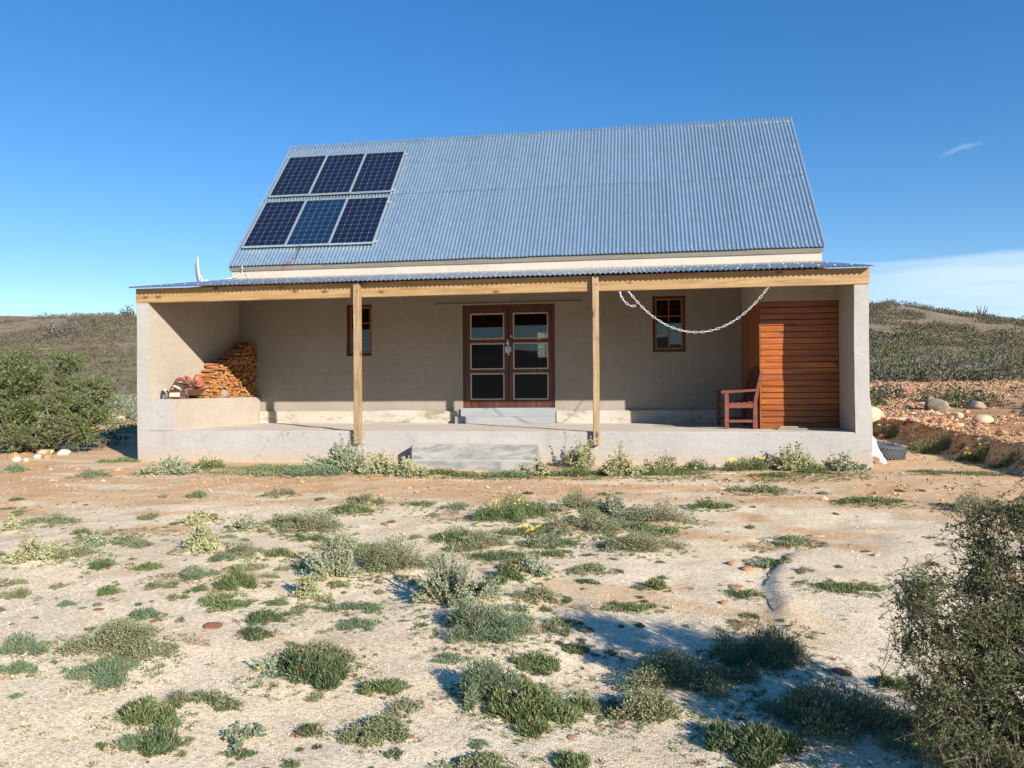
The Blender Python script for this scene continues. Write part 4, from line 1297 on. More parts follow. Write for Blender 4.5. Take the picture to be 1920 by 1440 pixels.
while z < 1.12:
    h = rng.uniform(.040, .056)
    y = .93+rng.uniform(0, .03)
    while y < 2.95:
        w = rng.uniform(.055, .105)
        if htop(y+w/2) > z+h*.3:
            ln = rng.uniform(.33, .40) if rng.random() > .12 else rng.uniform(.36, .42)
            edge = htop(y+w/2) < z+h*2.2
            xo = rng.uniform(-.02, .03)
            yaw = rng.uniform(-.22, .22) if not edge else rng.uniform(-.9, .5)
            o = link('log', rng.choice(LOGS), wood, (-.40+.225+ln/2+xo+(.03 if edge else 0), y+w/2-1.9, z+h/2),
                     (rng.uniform(-.5, .5), rng.uniform(-.09, .09), yaw), (ln, w*1.02, h*1.12))
            nlog += 1
        y += w*.97
    z += h*.93
print('logs', nlog)

def rock_mesh(name, seed, mat, sub=2, flat=.0, amp=.25, facet=False):
    bm = bmesh.new(); bmesh.ops.create_icosphere(bm, subdivisions=sub, radius=1)
    off = Vector((seed*7.3, seed*3.1, seed*1.7)); r = random.Random(seed)
    planes = [(Vector((r.gauss(0, 1), r.gauss(0, 1), r.gauss(0, .8))).normalized(), r.uniform(.62, .9)) for _ in range(7 if facet else 2)]
    for v in bm.verts:
        p = v.co.copy()
        p = p*(1+amp*mnoise.noise(p*1.1+off)+amp*.45*mnoise.noise(p*2.7+off))
        for n, d in planes:
            e = p.dot(n)-d
            if e > 0: p -= n*e*.92
        v.co = p
    me = bpy.data.meshes.new(name); bm.to_mesh(me); bm.free(); me.materials.append(mat)
    me.polygons.foreach_set('use_smooth', [not facet]*len(me.polygons))
    return me
o = link('stone', rock_mesh('stone', 3, ROCKM['greybrown'], 3, amp=.12), loc=(.60, 1.72, ZL+.072), scale=(.075, .09, .085))
tag(o, 'round grey stone on the ledge in front of the firewood', 'stone')

# glass jar
jar = empty('glass_jar', (.32, .30, ZL))
tag(jar, 'clear glass jar at the left end of the porch ledge', 'jar')
m = MB(); m.lathe([(.001, .002), (.055, .002), (.060, .012), (.060, .105), (.052, .125), (.042, .132), (.042, .15), (.045, .152)], (0, 0, 0), 20); m.build('body', GLASS, jar)
m = MB(); m.lathe([(.047, .142), (.047, .160), (.044, .162), (.001, .162)], (0, 0, 0), 18); m.build('lid', GALV, jar)
tin = empty('wooden_box', (.515, .34, ZL), R(-4))
tag(tin, 'small box with a cream front beside the glass jar on the ledge', 'box')
m = MB(); m.bbox(-.11, .11, -.06, .10, 0, .030, .003); m.build('base', RUST, tin)
m = MB(); m.bbox(-.095, .095, -.066, -.052, .031, .100, .003); m.build('front_panel', M_plain('cream_paint', (.72, .62, .42), .6, 0, .3, 20), tin)
m = MB(); m.bbox(-.10, .10, -.05, .095, .031, .11, .004); m.build('body', RUST, tin)
tray = empty('rusty_tray', (.44, .76, ZL), R(2))
tag(tray, 'rusty steel trough full of scrap on the porch ledge', 'trough')
m = MB()
m.add([(-.14,-.22,.05),(.15,-.22,.05),(.15,.22,.05),(-.14,.22,.05),(-.17,-.25,.15),(.19,-.25,.15),(.19,.25,.15),(-.17,.25,.15)],
      [(0,3,2,1),(0,1,5,4),(1,2,6,5),(2,3,7,6),(3,0,4,7)])
m.add([(-.13,-.21,.056),(.14,-.21,.056),(.14,.21,.056),(-.13,.21,.056),(-.164,-.244,.150),(.184,-.244,.150),(.184,.244,.150),(-.164,.244,.150)],
      [(0,1,2,3),(0,4,5,1),(1,5,6,2),(2,6,7,3),(3,7,4,0),])
for a, b in (((-.17,-.25),(.19,-.25)),((.19,-.25),(.19,.25)),((.19,.25),(-.17,.25)),((-.17,.25),(-.17,-.25))):
    m.tube([(*a, .150), (*b, .150)], .006, 6)
m.build('pan', RUST, tray)
for sx in (-.11, .12):
    for sy in (-.18, .18):
        m = MB(); m.tube([(sx, sy, 0), (sx, sy, .055)], .011, 6); m.build('foot', RUST, tray)
rng = random.Random(77)
m = MB()
for k in range(9):
    c = Vector((rng.uniform(-.10, .13), rng.uniform(-.24, .02), .17+rng.uniform(0, .06))); r0 = rng.uniform(.06, .12)
    ax1 = Vector((rng.gauss(0, 1), rng.gauss(0, 1), rng.gauss(0, .5))).normalized(); ax2 = ax1.orthogonal().normalized()
    pts = []
    for i in range(13):
        a = i/12*2*math.pi*rng.uniform(.8, 1.0); q = c+(ax1*math.cos(a)+ax2*math.sin(a))*r0; q.z = max(q.z, .09); pts.append(q)
    m.tube(pts, rng.uniform(.006, .011), 6)
cab = m.build('scrap_wire', RUST, loc=tray.location, rot=(0, 0, R(2))); tag(cab, 'tangle of rusty wire lying in the trough on the ledge', 'wire')
TERRA = M_plain('terracotta', (.36, .115, .070), .6, 0, .35, 14)
def pot(loc, rot, s, label):
    p = empty('terracotta_pipe', loc); p.rotation_euler = rot; p.scale = (s, s, s)
    tag(p, label, 'pipe')
    m = MB(); m.lathe([(.001, -.15), (.066, -.15), (.068, -.145), (.068, .14), (.062, .15), (.050, .15), (.050, -.05), (.001, -.05)], (0, 0, 0), 18); m.build('body', TERRA, p)
    m = MB(); m.lathe([(.068, .0), (.080, .002), (.080, .045), (.068, .047)], (0, 0, 0), 18); m.build('collar', TERRA, p)
pot((.55, .97, ZL+.235), (R(38), R(14), 0), 1.05, 'red clay pipe leaning on the scrap trough by the firewood')
pot((.43, .80, ZL+.315), (R(68), R(30), 0), .78, 'smaller red clay pipe lying on top of the scrap heap')
m = MB(); m.bbox(-.10, .10, -.03, .03, -.02, .02, .01)
o = m.build('metal_offcut', GALV, loc=(.44, .52, ZL+.175), rot=(R(10), R(28), R(25))); tag(o, 'pale metal offcut on the left of the scrap heap', 'scrap')
m = MB(); m.lathe([(.04, -.015), (.085, -.02), (.10, 0), (.085, .02), (.04, .015)], (0, 0, 0), 18)
o = m.build('iron_wheel', RUST, loc=(.36, .68, ZL+.27), rot=(R(70), R(8), R(20))); tag(o, 'small rusty wheel leaning at the back of the scrap heap', 'wheel')

# ------------------------------------------------------------------ satellite dish seen edge-on
dish = empty('satellite_dish', (-1.02, 3.55, 3.36))
tag(dish, 'white satellite dish seen edge-on above the left end of the porch roof', 'satellite dish')
m = MB(); n = 24; vs = []; fs = []
for r_ in range(6):
    q = r_/5
    for k in range(n):
        a = 2*math.pi*k/n; vs.append((.22*q*q*.32-.03, .30*q*math.cos(a), .31*q*math.sin(a)))
for r_ in range(5):
    for k in range(n): fs.append((r_*n+k, r_*n+(k+1) % n, (r_+1)*n+(k+1) % n, (r_+1)*n+k))
b0 = len(vs); vs += [(x-.012, y, z) for x, y, z in vs[:6*n]]
fs += [tuple(b0+i for i in f[::-1]) for f in fs[:]]
fs += [(5*n+k, 5*n+(k+1) % n, b0+5*n+(k+1) % n, b0+5*n+k) for k in range(n)]
m.add(vs, fs, 0, True)
m.build('reflector', WHITE, dish, loc=(-.03, 0, .37), rot=(0, R(-3), R(31)))
m = MB(); m.tube([(.0, .0, .12), (.12, -.10, .06), (.24, -.14, .12)], .012, 6); m.bbox(.21, .30, -.17, -.11, .08, .15, .01); m.build('receiver_arm', WHITE, dish)
m = MB(); m.tube([(.06, .03, -3.6), (.06, .03, .20), (.0, .02, .34)], .022, 8); m.bbox(.10, .20, -.02, .04, .02, .08, .005); m.build('mount', GALV, dish)

# ------------------------------------------------------------------ tyre, cloth, boards outside right
RUBBER = M_plain('weathered_tyre_rubber', (.075, .080, .088), .75, 0, .4, 20)
tyre = empty('car_tyre', (12.02, 1.30, gzat(12.02, 1.3)+.12)); tyre.rotation_euler = (R(6), R(5), R(20))
tag(tyre, 'old black tyre lying flat beside the right house corner', 'tyre')
prof = []
for i in range(20):
    a = 2*math.pi*i/20
    x = .105*math.cos(a); z = .115*math.sin(a)
    x = math.copysign(abs(x/.105)**.75*.105, x); z = math.copysign(abs(z/.115)**.6*.115, z)
    prof.append((.25+x, z))
m = MB(); prof.append(prof[0]); m.lathe(prof, (0, 0, 0), 40); m.build('carcass', RUBBER, tyre)
m = MB()
for k in range(40):
    a = 2*math.pi*k/40
    for z in (-.07, -.035, 0, .035, .07):
        c, s_ = math.cos(a+(z*2)), math.sin(a+(z*2)); r0, r1 = .348, .362; w = .018
        p = []
        for rr in (r0, r1):
            for tt, zq in ((-w, z-.013), (w, z-.013), (w, z+.013), (-w, z+.013)): p.append((rr*c-tt*s_, rr*s_+tt*c, zq))
        m.add(p, [(4, 5, 6, 7), (0, 1, 5, 4), (1, 2, 6, 5), (2, 3, 7, 6), (3, 0, 4, 7)])
o = m.build('tread', RUBBER, tyre); o['kind'] = 'stuff'
# a crumpled white sack against the corner
bm = bmesh.new(); bmesh.ops.create_icosphere(bm, subdivisions=4, radius=1)
for v in bm.verts:
    p = v.co.copy(); q = 1+.28*mnoise.noise(p*1.6)+.16*mnoise.noise(p*4.2)+.06*mnoise.noise(p*9)
    p = Vector((p.x*.15*q, p.y*.14*q, p.z*.21*q)); t_ = max(0, min(1, (.1-p.z)/.3)); p.x += .14*t_*t_+.05*t_; p.z = max(p.z, -.22)
    v.co = p
o = bm_obj(bm, 'white_sack', M_plain('white_sack_cloth', (.74, .74, .72), .85, 0, .1, 20, .5), None, True)
o.location = (11.66, .70, gzat(11.7, .7)+.19); tag(o, 'crumpled white sack between the house corner and the tyre', 'sack')
m = MB(); m.bbox(-.13, .13, -.08, .08, 0, .025, .004)
o = m.build('white_board', M_plain('white_paint', (.75, .75, .73), .5), loc=(13.62, 5.05, gzat(13.6, 5.0)+.03), rot=(R(8), R(-4), R(15)))
tag(o, 'small flat white board lying beside the bush by the egg-shaped boulder', 'board')

# ------------------------------------------------------------------ rocks
SHAPES = {}
for i, (c, x, y, rx, h, lab) in enumerate(ROCKS):
    facet = c in ('grey', 'greybrown', 'orange', 'red', 'brown')
    egg = 'egg-shaped' in lab; ob = 'oblong' in lab
    me = rock_mesh('rock', i+1, ROCKM[c], 3 if rx > .1 else 2, amp=.05 if egg else .1 if ob else .24, facet=facet and 'rounded' not in lab)
    zc = gzat(x, y)
    hh = h*.62*(.45 if ('flat' in lab or 'slab' in lab or 'clod' in lab) else .8 if y < -2 else 1)
    o = link('boulder' if rx > .13 else 'stone', me, None, (x, y, zc+hh*(.82 if egg else .30 if y < -2 else .5)), (random.Random(i).uniform(-.15, .15), 0 if not egg else R(-12), random.Random(i+50).uniform(0, 6.28) if not (egg or ob) else .1),
             (rx*1.05, rx*.85, hh if not egg else h*.56))
    tag(o, lab, 'boulder' if rx > .13 else 'stone')
rng = random.Random(3)
RV = [rock_mesh('rubble', 100+k, ROCKM[('orange', 'orange', 'red', 'cream', 'orange', 'brown')[k]], 1, amp=.3, facet=True) for k in range(6)]
cnt = 0
def ok_house(x, y): return not (-.4 < x < 12.0 and -.9 < y < 9.2)
while cnt < 190:
    if cnt < 60: y = rng.uniform(-.2, 5.5); x = 13.25+abs(rng.gauss(0, .5))+.03*y
    elif cnt < 165: x = rng.uniform(12.6, 24); y = rng.uniform(3.5, 24)
    else: x = rng.uniform(-9.5, -1); y = rng.uniform(2, 10)
    if not ok_house(x, y): continue
    dd = y+12
    s = rng.uniform(.06, .13)*(.5+dd/34)
    kq = rng.randrange(6)
    o = link('rubble_stone', RV[kq], None, (x, y, gzat(x, y)+s*.2), (rng.uniform(-.4, .4), rng.uniform(-.4, .4), rng.uniform(0, 6.28)), (s, s*rng.uniform(.6, .95), s*rng.uniform(.4, .7)))
    cq = ('orange', 'orange', 'dark red', 'cream', 'orange', 'brown')[kq]
    tag(o, 'loose %s rubble stone on the rough ground %s' % (cq, 'right of the house' if x > 5 else 'left of the house'), 'stone', '%s rubble stones' % cq)
    cnt += 1

# loose gravel and small rubble: nobody could count it
def stones_stuff(name, P, sz, mat, seed):
    r = np.random.default_rng(seed); n = len(P)
    base = np.array([(1,0,0),(-1,0,0),(0,1,0),(0,-1,0),(0,0,1),(0,0,-1)], float)
    tri = np.array([(0,2,4),(2,1,4),(1,3,4),(3,0,4),(2,0,5),(1,2,5),(3,1,5),(0,3,5)])
    a = r.uniform(0, 6.28, n); ca, sa = np.cos(a), np.sin(a)
    B = base[None]*r.uniform(.65, 1.25, (n, 6, 1))+r.uniform(-.35, .35, (n, 6, 3))
    B *= sz[:, None, None]*np.stack([np.ones(n), r.uniform(.6, 1, n), r.uniform(.4, .75, n)], 1)[:, None]
    X = B[..., 0]*ca[:, None]-B[..., 1]*sa[:, None]; Y = B[..., 0]*sa[:, None]+B[..., 1]*ca[:, None]
    Vv = np.stack([X, Y, B[..., 2]], -1)+P[:, None]
    F = (tri[None]+6*np.arange(n)[:, None, None]).reshape(-1, 3)
    o = link(name, np_mesh(name, Vv.reshape(-1, 3), F, mat)); tag(o, kind='stuff'); return o
def pts_on(x, y, lift):
    return np.stack([x, y, H(x, y)+lift], 1)
r = np.random.default_rng(2)
n = 40000
d = 2.4+7.5*r.random(n)**1.7; u = r.uniform(-.70, .70, n)
x = CAM[0]+FWD.x*d+RGT.x*u*d; y = CAM[1]+FWD.y*d+RGT.y*u*d
sz = r.uniform(.0022, .0052, n)*(.75+.10*d)*np.where(r.random(n) < .03, 1.9, 1)
k = (fbm(x/.6, y/.6, 3, 71) > -.10+.5*orange_mask(x, y)*r.random(n)) & (y < -.4)
stones_stuff('gravel', pts_on(x[k], y[k], sz[k]*.15), sz[k], PEB, 1)
n = 60000
x = r.uniform(11.6, 30, n); y = r.uniform(-4.5, 27, n)
x2 = 13.22+np.abs(r.normal(0, .5, 7500)); y2 = r.uniform(-2.2, 6.5, 7500)
x3 = r.uniform(-12, -1, 2600); y3 = r.uniform(2, 12, 2600)
x4 = r.uniform(-2, 12, 3500); y4 = r.uniform(-3.2, -.9, 3500)
x = np.concatenate([x, x2, x3, x4]); y = np.concatenate([y, y2, y3, y4])
g = fbm(x/2.2, y/2.2, 3, 81)
k = ((g > -.15) | (y < 6)) & (r.random(len(x)) < np.clip(.30+.7*sstep(1, 5, y), .3, 1)) & ~((x > -.3) & (x < 11.8) & (y > -.7))
x, y = x[k], y[k]
sz = r.uniform(.014, .060, len(x))*(.45+.55*sstep(-4, 14, y))*np.where(r.random(len(x)) < .08, 1.7, 1)
stones_stuff('rubble_gravel', pts_on(x, y, sz*.2), sz, RUB, 2)

# ------------------------------------------------------------------ vegetation
def unit(v): return v/np.maximum(np.linalg.norm(v, axis=-1, keepdims=True), 1e-9)
def leaf_quads(P, Dr, L, Wd, r, curl=.15):
    n = len(P)
    Dr = unit(Dr); rv = r.normal(size=(n, 3)); side = unit(np.cross(Dr, rv)); up = np.cross(side, Dr)
    L = np.asarray(L).reshape(-1, 1)*np.ones((n, 1)); Wd = np.asarray(Wd).reshape(-1, 1)*np.ones((n, 1))
    mid = P+Dr*L*.5+up*L*curl*.5
    Vv = np.stack([P, mid+side*Wd/2, P+Dr*L, mid-side*Wd/2], 1)
    F = (np.arange(n)*4)[:, None]+np.arange(4)[None]
    return Vv.reshape(-1, 3), F
def stem_tubes(A, B, r0, r1, bend, r):
    """many two-segment three-sided stems"""
    n = len(A); M = (A+B)/2+bend
    t = unit(B-A); u = unit(np.cross(t, np.where(np.abs(t[:, 2:3]) > .9, [[1., 0, 0]], [[0, 0, 1.]]))); w = np.cross(t, u)
    rings = []
    for c, rad in ((A, r0), (M, (r0+r1)/2), (B, r1)):
        rad = np.asarray(rad).reshape(-1, 1)*np.ones((n, 1))
        for k in range(3):
            a = 2*math.pi*k/3; rings.append(c+(u*math.cos(a)+w*math.sin(a))*rad)
    Vv = np.stack(rings, 1).reshape(-1, 3)
    f = [(s*3+k, s*3+(k+1) % 3, s*3+3+(k+1) % 3, s*3+3+k) for s in range(2) for k in range(3)]
    F = (np.arange(n)*9)[:, None, None]+np.array(f)[None]
    return Vv, F.reshape(-1, 4)
class NP:
    def __init__(s): s.V = []; s.F = []; s.M = []; s.n = 0
    def add(s, Vv, F, mi=0):
        s.V.append(Vv); s.F.append(F+s.n); s.M.append(np.broadcast_to(np.asarray(mi), (len(F),))); s.n += len(Vv)
    def mesh(s, name, mats):
        return np_mesh(name, np.concatenate(s.V), np.concatenate(s.F), mats, np.concatenate(s.M))

def lobes_for(rx, ry, h, r):
    n = r.integers(7, 13)
    out = [(rx*r.uniform(-.2, .2), ry*r.uniform(-.2, .2), rx*.55, ry*.6, h)]
    for _ in range(n):
        a = r.uniform(0, 2*math.pi); q = r.uniform(.35, .95)
        out.append((rx*q*math.cos(a), ry*q*math.sin(a), rx*r.uniform(.16, .44), ry*r.uniform(.2, .5), h*r.uniform(.3, 1.0)*(1.15-.45*q)))
    return out
def dome_pts(n, lobes, r, bias=.33):
    wts = np.array([l[2]*l[3] for l in lobes]); k = r.choice(len(lobes), n, p=wts/wts.sum())
    Lb = np.array(lobes)[k]
    d = unit(r.normal(size=(n, 3))); d[:, 2] = np.abs(d[:, 2])
    q = r.random(n)**bias
    q = q*(1+.16*r.normal(size=n)*(r.random(n) < .35))
    P = np.stack([Lb[:, 0]+d[:, 0]*q*Lb[:, 2], Lb[:, 1]+d[:, 1]*q*Lb[:, 3], d[:, 2]*q*Lb[:, 4]], 1)
    return P, d
def footprint_fix(V, x, y):
    """drape: lift every vertex by the ground height under it"""
    V = V.copy()
    V[:, 2] += np.clip(H(x+V[:, 0], y+V[:, 1])-gzat(x, y), -.10, .10)
    return V
def make_plant(kind, rx, ry, h, d, seed, dark=False):
    r = np.random.default_rng(seed)
    px = d/772
    area = (2*rx/px)*((h+2*ry*.25)/px)
    g = NP()
    lb = lobes_for(rx, ry, h, r)
    if kind in ('salt', 'dead'):
        n = int(np.clip(area*(1.75 if kind == 'salt' else .7), 260, 9000))
        P, dd = dome_pts(n, lb, r, .45)
        L = max(.016, 2.2*px)
        Dr = dd*.7+r.normal(size=(n, 3))*.7+np.array([0, 0, .35])
        Vv, F = leaf_quads(P-unit(Dr)*L*.3, Dr, L*r.uniform(.6, 1.3, n), L*(.42 if kind == 'salt' else .14)*r.uniform(.7, 1.2, n), r)
        g.add(Vv, F, np.where(r.random(n) < .10, 2, 0))
        m = int(np.clip(n*.06, 24, 260)); P2, d2 = dome_pts(m, lb, r, .25)
        A = P2*np.array([.25, .25, 0]); A[:, 2] = -.01
        Vv, F = stem_tubes(A, P2, .0022+px*.06, .001+px*.04, r.normal(size=(m, 3))*.02*np.array([1, 1, .4]), r); g.add(Vv, F, 1)
        mats = [L_SALT if kind == 'salt' else L_DEAD, TWIG, L_DEAD if seed % 2 else L_FING]
    elif kind == 'pale':
        ns = int(np.clip(area/7, 36, 330))
        P2, d2 = dome_pts(ns, lb, r, .42)
        P2[:, 2] = np.maximum(P2[:, 2], h*.14)*r.uniform(.85, 1.18, ns)
        A = P2*np.array([.45, .45, 0]); A[:, 2] = -.01
        bend = r.normal(size=(ns, 3))*.012
        Vv, F = stem_tubes(A, P2, .0025+px*.07, .0012+px*.04, bend, r); g.add(Vv, F, 2)
        n = int(np.clip(area*2.4, 420, 11000)); k = r.integers(0, ns, n); t = r.random(n)**.75*.88+.14
        P = A[k]*(1-t)[:, None]+P2[k]*t[:, None]+bend[k]*(4*t*(1-t))[:, None]
        L = max(.016, 2.3*px)
        out = unit(r.normal(size=(n, 3))*np.array([1, 1, .5])); up = unit(P2[k]-A[k])
        Dr = out+up*.55
        Vv, F = leaf_quads(P, Dr, L*r.uniform(.7, 1.25, n), L*.72*r.uniform(.8, 1.2, n), r, .3)
        top = r.random(n) < np.clip((t-.28)/.5, .05, .92)
        g.add(Vv, F, np.where(top, 0, 1))
        mats = [L_PALE, L_PALEB, TWIG] if (seed % 4 and not dark) else [L_PALEB, L_PALE, TWIG]
    elif kind in ('finger', 'daisy', 'mat'):
        n = int(np.clip(area*2.1, 240, 9500))
        P, dd = dome_pts(n, lb, r, .5)
        L = np.clip(.034, max(.020, 2.6*px), .06)
        Dr = dd*np.array([1, 1, .6])*.8+r.normal(size=(n, 3))*.38+np.array([0, 0, .75])
        P[:, 2] *= .82
        Vv, F = leaf_quads(P-unit(Dr)*L*.5, Dr, L*r.uniform(.6, 1.25, n), np.maximum(L*.16, px*.65)*r.uniform(.8, 1.2, n), r, .25)
        Vv[:, 2] = np.maximum(Vv[:, 2], -.01)
        q_ = r.random(n); mi = (q_ < .03)*1+(q_ > .90)*2
        g.add(Vv, F, mi)
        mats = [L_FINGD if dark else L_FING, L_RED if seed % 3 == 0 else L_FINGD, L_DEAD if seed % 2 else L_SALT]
    elif kind == 'feather':
        n = int(np.clip(area*1.7, 260, 10000))
        P, dd = dome_pts(n, lb, r, .42)
        L = np.clip(.024, 2.4*px, .05)
        Dr = dd*.9+r.normal(size=(n, 3))*.45+np.array([0, 0, .6])
        Vv, F = leaf_quads(P-unit(Dr)*L*.4, Dr, L*r.uniform(.6, 1.3, n), np.maximum(L*.2, px*.8)*r.uniform(.8, 1.2, n), r)
        g.add(Vv, F, np.where(r.random(n) < .14, 2, 0))
        m = int(np.clip(n*.05, 20, 200)); P2, d2 = dome_pts(m, lb, r, .25)
        A = P2*np.array([.3, .3, 0]); A[:, 2] = -.01
        Vv, F = stem_tubes(A, P2, .002+px*.06, .001+px*.04, r.normal(size=(m, 3))*.01, r); g.add(Vv, F, 1)
        mats = [L_FEAT, TWIG, L_SALT]
    return g, mats, lb, r
def flower_mesh(name, mat):
    m = MB(); n = 9
    vs = [(0, 0, .012)]; fs = []
    for k in range(n):
        for a, q, z in ((-.30, .45, .010), (0, 1, .004), (.30, .45, .010)):
            t = 2*math.pi*(k+a)/n; vs.append((q*math.cos(t), q*math.sin(t), z*20*.05))
        b = 1+3*k; fs.append((0, b, b+1, b+2))
    m.add(vs, fs)
    m.lathe([(.30, 0), (.24, .10), (.001, .14)], (0, 0, .0), 8)
    return m.mesh(name, mat)
FLY, FLO = flower_mesh('flower', L_YELL), flower_mesh('flower', L_ORAN)
CATS = dict(salt='bush', pale='bush', finger='plant', daisy='flowering plant', feather='bush', dead='dry plant')
NAMES = dict(salt='grey_bush', pale='pale_saltbush', finger='green_clump', daisy='daisy_clump', feather='blue_green_bush', dead='dry_brush')
random.seed(8)
for i, (kind, x, y, rx, ry, h, lab) in enumerate(PLANTS):
    d = max(2.6, (Vector((x, y, 0))-Vector(CAM.tolist())).dot(FWD))
    if kind == 'pale': h *= 1.12
    if y > -1.7 and x < 11.3: rx *= 1.30; h *= 1.25
    elif -6.2 < y < -3.4 and 6.2 < x < 9: rx *= 1.25; ry *= 1.25; h *= 1.12
    else: rx *= 1.14; ry *= 1.15; h *= 1.10
    if lab.startswith('brown dead twigs'): x, y, h, rx, ry = 8.86, -7.46, .23, .15, .10
    dark = 'dark' in lab or 'shade' in lab or 'blue' in lab  # plants labelled in shade also get darker leaves: shade put into the colour
    if kind == 'pale' and 'dark base' in lab: dark = False
    g, mats, lb, r = make_plant(kind, rx, ry, h, d, 400+i, dark)
    V0 = footprint_fix(np.concatenate(g.V), x, y); g.V = [V0]
    root = link(NAMES[kind], g.mesh(NAMES[kind], mats), None, (x, y, gzat(x, y)))
    cat = CATS[kind]
    if kind == 'finger' and ('bush' in lab): cat = 'bush'
    tag(root, lab, cat)
    nf = 0; fm = FLY
    if 'covered in yellow' in lab: nf = 34
    elif kind == 'daisy': nf = {'two yellow': 2}.get(next((q for q in ('two yellow',) if q in lab), ''), 15 if 'yellow' in lab else 1)
    elif 'yellow flower' in lab: nf = 1
    elif 'dotted yellow' in lab: nf = 9
    elif 'yellow specks' in lab: nf = 4
    if 'orange flower' in lab: fm = FLO; nf = 1
    if nf:
        P, dd = dome_pts(nf, lb, r, .08)
        for p in P:
            fs = max(.017, d/772*1.7)*random.uniform(.8, 1.1)
            z = max(-.10, min(.10, gzat(x+p[0], y+p[1])-gzat(x, y)))
            link('flower', fm, root, (p[0], p[1], max(p[2], h*.55)*1.08+.01+z), (R(random.uniform(15, 50)), R(random.uniform(-20, 20)), 0), (fs, fs, fs))

# small tufts scattered over the gravel: copies that nothing tells apart
random.seed(9)
rng = random.Random(90)
TUFT = []
for k in range(8):
    g, mats, lb, r = make_plant(('finger', 'finger', 'salt', 'finger', 'feather', 'finger', 'finger', 'salt')[k], .05, .05, .045, 4.2, 900+k, k % 2 == 0)
    # thin the copy out: only some of the leaves
    TUFT.append(g.mesh('tuft', mats))
cnt = 0; tries = 0
bl = [(p[1], p[2], p[3], p[4]) for p in PLANTS]
while cnt < 280 and tries < 9000:
    tries += 1
    d = 2.7+6.2*rng.random()**1.25; u = rng.uniform(-.68, .60)
    x = CAM[0]+FWD.x*d+RGT.x*u*d; y = CAM[1]+FWD.y*d+RGT.y*u*d
    if y > -1.6: continue
    dens = .55+1.6*float(fbm(np.array([x/.8]), np.array([y/.8]), 3, 61)[0])
    if u > .12 and y < -2.5: dens -= .38
    if y > -3.6: dens -= .32
    if rng.random() > dens: continue
    if any(((x-a)/(c*.9))**2+((y-b)/(e*.9))**2 < 1 for a, b, c, e in bl): continue
    s = rng.choice((.22, .28, .34, .42, .55, .8))*(.75+.07*d)
    kq = rng.randrange(8)
    o = link('small_tuft', TUFT[kq], None, (x, y, gzat(x, y)-.004), (0, 0, rng.uniform(0, 6.28)), (s*rng.uniform(.8, 1.7), s, s*rng.uniform(.6, 1.0)))
    cq = ('dark green', 'green', 'grey-green', 'green', 'blue-green', 'green', 'dark green', 'grey-green')[kq]
    tag(o, 'tiny %s tuft growing out of the open gravel' % cq, 'plant', 'tiny %s tufts on the gravel' % cq)
    cnt += 1
print('tufts', cnt)
# low grey-green and green clumps that nothing tells apart
CLUMP = []
for k in range(10):
    g, mats, lb, r = make_plant(('salt', 'finger', 'salt', 'feather', 'salt', 'finger', 'pale', 'salt', 'finger', 'dead')[k], .11, .09, .07, 5.2, 950+k, k == 5)
    CLUMP.append(g.mesh('clump', mats))
cnt = 0; tries = 0
while cnt < 110 and tries < 9000:
    tries += 1
    d = 3.0+6.0*rng.random()**1.1; u = rng.uniform(-.68, .42)
    x = CAM[0]+FWD.x*d+RGT.x*u*d; y = CAM[1]+FWD.y*d+RGT.y*u*d
    if y > -2.2: continue
    dens = .35+1.7*float(fbm(np.array([x/1.1]), np.array([y/.9]), 3, 66)[0])
    if abs(u+.02) < .2 and -7 < y < -3.5: dens += .35
    if u < -.25 and y < -4: dens += .15
    if u > .16: dens -= .4
    if y > -3.6: dens -= .3
    if y < -7.5: dens -= .25
    if rng.random() > dens: continue
    if any(((x-a)/(c*.75))**2+((y-b)/(e*.75))**2 < 1 for a, b, c, e in bl): continue
    s = rng.choice((.5, .65, .8, 1.0, 1.25))*(.8+.035*d)
    kq = rng.randrange(10)
    o = link('low_clump', CLUMP[kq], None, (x, y, gzat(x, y)-.004), (0, 0, rng.uniform(0, 6.28)), (s*rng.uniform(.8, 1.5), s*rng.uniform(.7, 1.1), s*rng.uniform(.6, 1.1)))
    cq = ('grey-green', 'green', 'grey-green', 'blue-green', 'grey-green', 'dark green', 'cream', 'grey-green', 'green', 'dry brown')[kq]
    tag(o, 'low ragged %s clump growing between the larger bushes on the gravel' % cq, 'plant', 'low %s clumps on the gravel' % cq)
    cnt += 1
print('clumps', cnt)
# seedlings too small and too many to count
r = np.random.default_rng(17)
n = 900
d = 2.5+7*r.random(n)**1.2; u = r.uniform(-.68, .62, n)
x = CAM[0]+FWD.x*d+RGT.x*u*d; y = CAM[1]+FWD.y*d+RGT.y*u*d
k = (y < -1.2) & (fbm(x/.7, y/.7, 3, 62) > -.05+.3*(u > .1)); x, y = x[k], y[k]
# most of them fringe the bushes and carpet the foot of the porch wall
fx, fy = [], []
for (kind_, px_, py_, rx_, ry_, h_, lab_) in PLANTS:
    m_ = int(np.clip(260*rx_*ry_*14, 16, 130)); a_ = r.uniform(0, 6.28, m_); q_ = r.uniform(.85, 1.75, m_)
    fx.append(px_+rx_*q_*np.cos(a_)); fy.append(py_+ry_*q_*np.sin(a_))
wx = r.uniform(1.2, 11.2, 2600); wy = -.95-.75*r.random(2600)**1.0-.25*np.abs(r.normal(size=2600))*0
kk = (fbm(wx/.5, wy/.4, 3, 67) > -.12) & ~((wx > 4.5) & (wx < 6.95) & (wy > -1.0))
x = np.concatenate([x]+fx+[wx[kk]]); y = np.concatenate([y]+fy+[wy[kk]])
k = (y < -.72) | (x > 11.8) | (x < -.2); x, y = x[k], y[k]
d = np.maximum(2.5, (x-CAM[0])*FWD.x+(y-CAM[1])*FWD.y); n = len(x)
